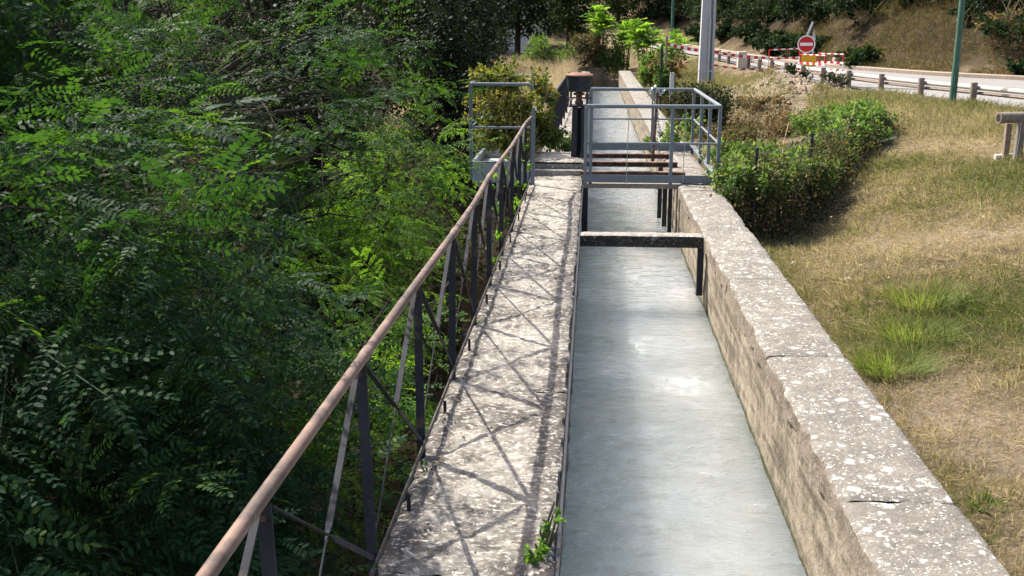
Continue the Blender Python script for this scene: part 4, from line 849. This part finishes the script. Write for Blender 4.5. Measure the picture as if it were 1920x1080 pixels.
lp = thing('lamp_post', 'green lamp post rising behind the bushes at the canal end', 'lamp post', (x, y, g))
MB().lathe((x, y, g-.1), [(.11, 0), (.11, 1.0), (.095, 1.05), (.055, 7.5)], 14).build('shaft', m_green, lp, True)
ar_ = MB().tube([(x, y, g+7.3), (x+.4, y+.3, g+7.7), (x+1.2, y+.8, g+7.8)], .035, 8).build('arm', m_green, lp, True)
MB().bar((x+1.1, y+.75, g+7.8), (x+1.7, y+1.1, g+7.85), .22, .1).build('lamp_head', m_galv, ar_, bevel=.02)

def ring_disc(mb, c, nrm, r0, r1, z, mi, n=40):          # flat annulus (or disc when r0=0) offset along its normal
    nrm = Vector(nrm).normalized(); a_ = nrm.cross(Vector((0, 0, 1))).normalized(); b_ = a_.cross(nrm); c = Vector(c)+nrm*z
    o = [c+(a_*math.cos(2*math.pi*j/n)+b_*math.sin(2*math.pi*j/n))*r1 for j in range(n)]
    if r0 == 0: mb.add(o, [tuple(range(n))], mi)
    else: mb.add(o+[c+(a_*math.cos(2*math.pi*j/n)+b_*math.sin(2*math.pi*j/n))*r0 for j in range(n)], [(j, (j+1) % n, n+(j+1) % n, n+j) for j in range(n)], mi)
x, y = 8.55, 44.0; g = roadz(y)+.02; sc_ = ony(1512, 83, y); x = float(sc_[0]); sz = float(sc_[2])
sg_ = thing('no_entry_sign', 'round red no entry sign with white bar above the barriers', 'sign', (x, y, g)); nr = Vector((-.17, -1, 0)).normalized()
MB().bar((x, y+.05, g), (x, y+.05, sz+.1), .08, .04, (0, 1, 0)).build('pole', m_galv, sg_)
MB().bar((x, y+.06, sz+.28), (x+.22, y+.1, sz+.86), .075, .04, (0, 1, 0)).build('tilted_stake', m_galv, sg_)
mb = MB(); c = Vector((x, y, sz)); mb.tube([c+nr*.012, c-nr*.012], .345, 40); ring_disc(mb, c, nr, .30, .345, .014, 1); ring_disc(mb, c, nr, 0, .30, .0145, 2)
dc_ = mb.build('disc', [m_signb, m_white, m_red], sg_)
a_ = nr.cross(Vector((0, 0, 1))).normalized(); MB().bar(c+nr*.017-a_*.245, c+nr*.017+a_*.245, .005, .12).build('white_bar', m_white, dc_)
yc = ony(1516, 114, y-.3); ys = thing('yellow_sign', 'square yellow roadworks plate under the no entry sign', 'sign', (float(yc[0]), y-.3, g))
mb = MB(); mb.bar((yc[0]-.30, y-.3-.03, yc[2]), (yc[0]+.30, y-.3+.03, yc[2]), .012, .44); mb.build('plate', m_yellow, ys)
MB().bar((yc[0], y-.27, g), (yc[0], y-.27, yc[2]), .05, .03, (0, 1, 0)).build('leg', m_galv, ys)
x2, y2 = float(ony(1526, 66, 46.5)[0]), 46.5
tw = thing('warning_sign', 'triangular road sign seen from behind beyond the no entry sign', 'sign', (x2, y2, roadz(y2)))
MB().bar((x2, y2, roadz(y2)), (x2, y2, 1.7), .06, .04, (0, 1, 0)).build('pole', m_galv, tw)
mb = MB(); zt_ = float(ony(1526, 54, 46.5)[2]); tri = [(x2-.09, zt_-.45), (x2+.09, zt_-.45), (x2, zt_)]
mb.add([(px, y2-.03, pz) for px, pz in tri]+[(px, y2-.02, pz) for px, pz in tri], [(0, 1, 2), (5, 4, 3), (0, 3, 4, 1), (1, 4, 5, 2), (2, 5, 3, 0)]); mb.build('plate', m_signb, tw)
def striped(mb, p, q, r_, n, kind='tube', off=0):
    p = Vector(p); q = Vector(q)
    for k in range(n):
        u, v = p.lerp(q, k/n), p.lerp(q, (k+1)/n)
        if kind == 'tube': mb.tube([u, v], r_, 8, True, (k+off) % 2)
        else: mb.bar(u, v, .012, r_, (0, 0, 1), (k+off) % 2)
def barrier(xa, ya, xb, yb, label, h=.9):
    g = max(roadz(ya), gnd(xa, ya))+.02; T = thing('road_barrier', label, 'barrier', ((xa+xb)/2, (ya+yb)/2, g), 'red and white works barriers closing the road')
    for z in (h, h*.62, h*.3): mb = MB(); striped(mb, (xa, ya, g+z), (xb, yb, g+z), .075 if z == h*.62 else .022, 8, 'bar' if z == h*.62 else 'tube'); mb.build('rail', [m_red, m_white], T)
    for x, y in ((xa, ya), (xb, yb)):
        mb = MB(); striped(mb, (x, y, g), (x, y, g+h), .026, 3); mb.build('upright', [m_red, m_white], T)
        MB().bar((x-.05, y-.3, g+.02), (x-.05, y+.3, g+.02), .05, .04).build('foot', m_galv, T)
def gxy(px, py, y): p = ony(px, py, y); return float(p[0])
barrier(gxy(1441, 118, 42.5), 42.5, gxy(1498, 118, 44.6), 44.6, 'red and white works barrier to the canal side of the no entry sign')
barrier(gxy(1500, 125, 40.5), 40.5, gxy(1546, 130, 38.8), 38.8, 'red and white works barrier in front of the yellow plate', .8)
barrier(gxy(1533, 125, 41.5), 41.5, gxy(1580, 130, 40.5), 40.5, 'red and white works barrier reaching the road edge', .8)
# a lorry-board style white barrier block behind the tape
bk = thing('concrete_block', 'pale concrete block standing behind the striped tape', 'block', (6.4, 47, .45))
MB().bar((gxy(1383, 105, 47), 47, .8), (gxy(1400, 105, 47), 47, .8), .4, .7).build('body', m_stone, bk, bevel=.04)
bk2 = tag(MB().box((gxy(1563, 110, 47.5), 47.3, roadz(47)+.1), (gxy(1600, 110, 47.5), 47.8, roadz(47)+.45)).build('concrete_block', m_kerb, bevel=.05), 'grey concrete block at the kerb behind the barriers', 'block')
tp_ = thing('barrier_tape', 'red and white striped tape strung from a post past the utility pole to the barriers', 'tape', (5, 40, 1))
pa = ony(1250, 82, 38.5); pm = ony(1340, 97, 38.8); pb = ony(1441, 109, 42.5); pts = []
for p, q, sg2 in ((pa, pm, .05), (pm, pb, .05)):
    for t in np.linspace(0, 1, 15)[:-1]: v = p*(1-t)+q*t; v[2] -= sg2*math.sin(math.pi*t); pts.append(v)
pts.append(pb); mb = MB()
for k in range(len(pts)-1): mb.bar(pts[k], pts[k+1], .006, .115, (0, 0, 1), k % 2)
mb.build('tape', [m_red, m_white], tp_)
MB().bar((pa[0], pa[1], gnd(pa[0], pa[1])-.1), (pa[0], pa[1], pa[2]+.25), .07, .07, (0, 1, 0)).build('stake', m_wood, tp_)
tp2 = thing('barrier_tape', 'loose red and white tape sagging low in front of the dirt mound', 'tape', (5, 38.6, .6)); mb = MB()
qa = ony(1338, 122, 37.8); qb = ony(1470, 128, 40.5); pts = [qa*(1-t)+qb*t-np.array([0, 0, .10*math.sin(math.pi*t)]) for t in np.linspace(0, 1, 17)]
for k in range(16): mb.bar(pts[k], pts[k+1], .006, .06, (0, 0, 1), k % 2)
mb.build('tape', [m_red, m_white], tp2)
x, y = 2.36, 32.6; g = gnd(x, y); mk = thing('marker_post', 'short white marker post in the weeds behind the enclosure', 'marker post', (x, y, g))
MB().box((x-.06, y-.05, g-.1), (x+.06, y+.05, .86)).build('shaft', m_white, mk, bevel=.01); MB().box((x-.064, y-.054, .861), (x+.064, y+.054, .90)).build('cap', m_stone, mk, bevel=.01)
nf = thing('net_fence', 'dark green netting fence panel hung with creeper by the canal', 'fence', (2.2, 33, 0))
nfp = [(1.98, 31.8), (2.15, 34.3), (2.3, 37.0)]
for x, y in nfp: MB().tube([(x, y, gnd(x, y)-.1), (x, y, 1.62)], .03, 8).build('post', m_net, nf, True)
for p, q in zip(nfp[:-1], nfp[1:]):
    for k in range(13): MB().tube([(p[0], p[1], .02+.13*k), (q[0], q[1], .02+.13*k)], .007, 4).build('wire', m_net, nf)
    for k in range(22):
        t = k/21; x, y = p[0]*(1-t)+q[0]*t, p[1]*(1-t)+q[1]*t; MB().tube([(x, y, -.1), (x, y, 1.6)], .007, 4).build('mesh_bar', m_net, nf)

# ------------------------------------------------------------------ shrubs at the canal end
def ailanthus(x, y, h, n, label):
    g = gnd(x, y); T = thing('ailanthus_shrub', label, 'shrub', (x, y, g), 'tree of heaven shrubs at the canal end'); mb = MB(); V = []; tn = []
    for s_ in range(n):
        az = rng.uniform(0, 6.28); tx, ty = x+.55*math.cos(az)*rng.uniform(.2, 1), y+.55*math.sin(az)*rng.uniform(.2, 1); tz = g+h*rng.uniform(.6, 1.0); limb(mb, (x+.1*math.cos(az), y+.1*math.sin(az), g-.05), (tx, ty, tz), .03, .012, .02, 5, 4)
        for k in range(11):
            a_ = k*2.4+az; el = rng.uniform(-.35, .75) if k < 8 else rng.uniform(.8, 1.3); L = rng.uniform(.5, .85)*(1 if k < 8 else .6); b0 = np.array([tx, ty, tz-.05*k*(k < 8)]); d = np.array([math.cos(a_)*math.cos(el), math.sin(a_)*math.cos(el), math.sin(el)])
            R = rot_from(d[None], np.array([[0, 0, 1.]]))[0]; P = []; D = []
            for j in range(9):
                u = .12+.86*j/8
                for sd in (1, -1): P.append((L*u, 0, -.35*L*u*u)); D.append((.45, sd*.9, -.25))
            P = np.array(P); D = np.array(D); m = len(P); Ls = np.full(m, .22)*rng.uniform(.8, 1.2, m)
            V.append(leaves(P, D, np.tile([[0, 0, 1.]], (m, 1))+rng.normal(size=(m, 3))*.2, Ls, Ls*.4)@R.T+b0); tn.append(rng.normal(.62, .2, m))
    mb.build('stems', m_twig, T, True); stuff(link('leaves', poly_mesh('leaves', np.concatenate(V), 4, m_lime, np.concatenate(tn)), T))
ailanthus(.35, 57.5, 2.9, 8, 'bright tree of heaven shrub with star-shaped leaf tufts above the canal end')
ailanthus(1.7, 58.0, 2.9, 8, 'tree of heaven shrub with upright leafy spikes at the canal end')
ailanthus(2.5, 52.0, 2.7, 9, 'dense tree of heaven shrub beside the green netting fence')
ailanthus(3.6, 50.0, 2.3, 5, 'low tree of heaven shoot between the netting fence and the utility pole')
for x, y, r_, h_, mt, tt, nn, lab in ((-.9, 57, 1.2, 1.7, m_bram, .35, 4500, 'olive scrub where the canal bends out of sight'), (1.0, 57.4, 1.0, 1.9, m_ivy, .5, 4500, 'green scrub closing the canal end'), (2.3, 44, .8, 1.6, m_ivy, .35, 4000, 'leafy bush hanging over the far canal wall'), (2.6, 38.5, .55, 1.5, m_bram, .6, 2200, 'brown withered creeper on the netting fence'), (2.25, 34.2, .35, 1.3, m_ivy, .2, 1800, 'dark creeper on the netting fence'), (-2.3, 53, 1.2, 1.6, m_ivy, .45, 3500, 'green bush behind the straw grass'), (.2, 57.0, .8, 1.2, m_bram, .5, 2500, 'tan reeds at the canal end')):
    reseed(lab+' spread'); g = gnd(x, y); bl = [(x+rng.normal()*r_*.45 if y > 50 else max(x+rng.normal()*r_*.45, 1.95+r_*.4), y+rng.normal()*r_*.45, max(g, -.3)+h_*rng.uniform(.2, .85), r_*.5, h_*.3) for _ in range(8)]
    bush('scrub', lab, 'bush', (x, y, g), bl, nn, .11, mt, 'scrub at the canal end', None, (tt, .25), KITE, .7, m_dry, 'leaves', 24, .6)

# ------------------------------------------------------------------ house glimpsed through the trees
hx, hy = -6.9, 78.0; g = gnd(hx, hy); hs = thing('house', 'pale rendered house glimpsed between the dark evergreens', 'house', (hx, hy, g))
MB().box((hx-4, hy, g-.5), (hx+3.4, hy+7, g+4.2)).build('wall', m_house, hs)
mb = MB(); mb.add([(hx-4.4, hy-.4, g+4.2), (hx+3.8, hy-.4, g+4.2), (hx+3.8, hy+7.4, g+4.2), (hx-4.4, hy+7.4, g+4.2), (hx-4.4, hy+3.5, g+6.0), (hx+3.8, hy+3.5, g+6.0)], [(0, 1, 5, 4), (2, 3, 4, 5), (1, 2, 5), (3, 0, 4), (3, 2, 1, 0)]); mb.build('roof', m_roof, hs)
for wx_ in (-3.2, -1.6): MB().box((hx+wx_, hy-.03, g+1.2), (hx+wx_+.9, hy+.02, g+2.5)).build('window', m_glass, hs)
dr_ = MB().box((hx-.2, hy-.03, g-.1), (hx+.7, hy+.02, g+2.0)).build('door', m_wood, hs); MB().box((hx+.58, hy-.07, g+.9), (hx+.64, hy-.031, g+1.05)).build('handle', m_galv, dr_)

# ------------------------------------------------------------------ hillside trees past the road
HT = 'trees on the slope past the road'
spots = [(-1.6, 70, 8, 2.6), (-4.6, 66, 9, 2.2), (-14, 62, 9, 3.4), (-9.5, 60, 8.5, 2.8), (-12, 44, 9, 3.2), (-4.0, 92, 7.5, 3.2), (2.0, 92, 7, 3.0), (6.0, 92, 8, 3.2), (11.5, 88, 10, 3.6), (13.6, 76, 11, 3.4), (15.0, 66, 11, 3.4), (16.0, 58, 11, 3.2), (18.0, 52.5, 11, 3.0), (21.5, 49, 11, 3.0), (24.5, 44, 11, 3.2), (28, 40, 11, 3.2), (-20, 34, 11, 4), (15.5, 61, 7.5, 2.4), (20.5, 46.5, 6.5, 1.9), (32, 36, 11, 3.2), (16.6, 54, 6, 1.8), (26, 39.5, 6, 2.0), (23, 43, 6, 1.8)]
words = ['tall dense tree', 'spreading tree', 'dark rounded tree', 'ivy-covered tree', 'loose crowned tree', 'bushy tree']
def place_word(x, y): return 'in the wood left of the house' if x < -7 else 'behind the canal end' if x < 9 else 'on the slope past the barriers' if x < 17.5 else 'above the road kerb'
seen = {}
for k, (x, y, h_, r_) in enumerate(spots):
    g = gnd(x, y); bl = []
    for j in range(14):
        t = (j+.4)/14 if k > 1 else .2+.8*(j+.4)/14; a_ = j*2.4; rr = r_*(.5+.5*math.sin(math.pi*min(1, .15+t*.85))); bl.append((x+.55*rr*math.cos(a_), y+.55*rr*math.sin(a_), g+.2+h_*t*.95, rr*.62, h_/14*1.8))
    lab = words[k % 6]+' '+place_word(x, y); seen[lab] = seen.get(lab, 0)+1
    if seen[lab] > 1: lab = 'second '+lab
    bush('hillside_tree', lab, 'tree', (x, y, g), bl, 9000, .23, m_hill, HT, (.2, h_*.7), (.38 if k % 3 else .55, .25), KITE, .7)
def proj(P):
    d = np.asarray(P, float)-CAMP; return 960+F*(d@cr)/(d@cf), 540-F*(d@cu)/(d@cf)
reseed('bank'); fr = resample(FAR, .25); bank = []
for row, (off, stp, h_, r_) in enumerate(((1.5, 9, 1.0, .8), (3.2, 8, 1.9, 1.2), (5.2, 9, 2.8, 1.5), (7.4, 11, 3.4, 1.7))):
    for i in range(30+3*row, len(fr)-2, stp):
        d = fr[i+1]-fr[i-1]; d = d/np.hypot(*d); x, y = fr[i]+np.array([d[1], -d[0]])*(off+rng.normal()*.35); pxx, _ = proj((x, y, 1.5))
        if not (1180 < pxx < 2050) or y > 92: continue
        dry = 1560 < pxx < 1830
        if row == 0 and rng.uniform() < .5: continue
        if dry and row < 2 and 1650 < pxx < 1800: continue
        bank.append((x, y, r_*rng.uniform(.8, 1.2), h_*rng.uniform(.7, 1.2), .5 if dry and rng.uniform() < .5 else .22, (('low' , 'knee-high', 'waist-high', 'tall')[row])+(' dark leafy scrub' if not dry else ' scrub behind the signs')+(' right at the road kerb', ' at the foot of the bank past the kerb', ' halfway up the bank past the kerb', ' under the hillside trees past the kerb')[row]))
bank += [(18.2, 43.0, .9, 1.5, .85, 'sunlit yellow green bush above the dry brush'), (15.6, 43.0, .8, .7, .75, 'low dry brush clump lit by the sun above the kerb'), (16.8, 42.2, .9, .8, .8, 'dry brush heap lit by the sun closest to the lamp post')]
for k in range(34):
    i = int(rng.integers(44, 110)); d = fr[i+1]-fr[i-1]; d = d/np.hypot(*d); x, y = fr[i]+np.array([d[1], -d[0]])*rng.uniform(.8, 6.5); pxx, _ = proj((x, y, 1.5))
    if 1540 < pxx < 1840: bank.append((x, y, rng.uniform(.4, .8), rng.uniform(.35, .8), rng.uniform(.5, .9), 'low dry brush clump on the bank above the road kerb'))
for x, y, r_, h_, tt, lab in bank:
    g = gnd(x, y); bl = [(x+rng.normal()*r_*.55, y+rng.normal()*r_*.45, g+h_*rng.uniform(.15, .85), r_*.55, h_*.3) for _ in range(9)]
    bush('bank_scrub', lab, 'bush', (x, y, g), bl, 900 if 'clump' in lab else 2000, .13 if 'brush' in lab else .17, m_bram if 'brush' in lab else m_hill, 'scrub on the bank past the kerb', None, (tt, .22), KITE, .7, m_dry, 'leaves', 16, .6)
print('OBJECTS', len(bpy.data.objects), 'TRIS', sum(len(m.polygons) for m in bpy.data.meshes))
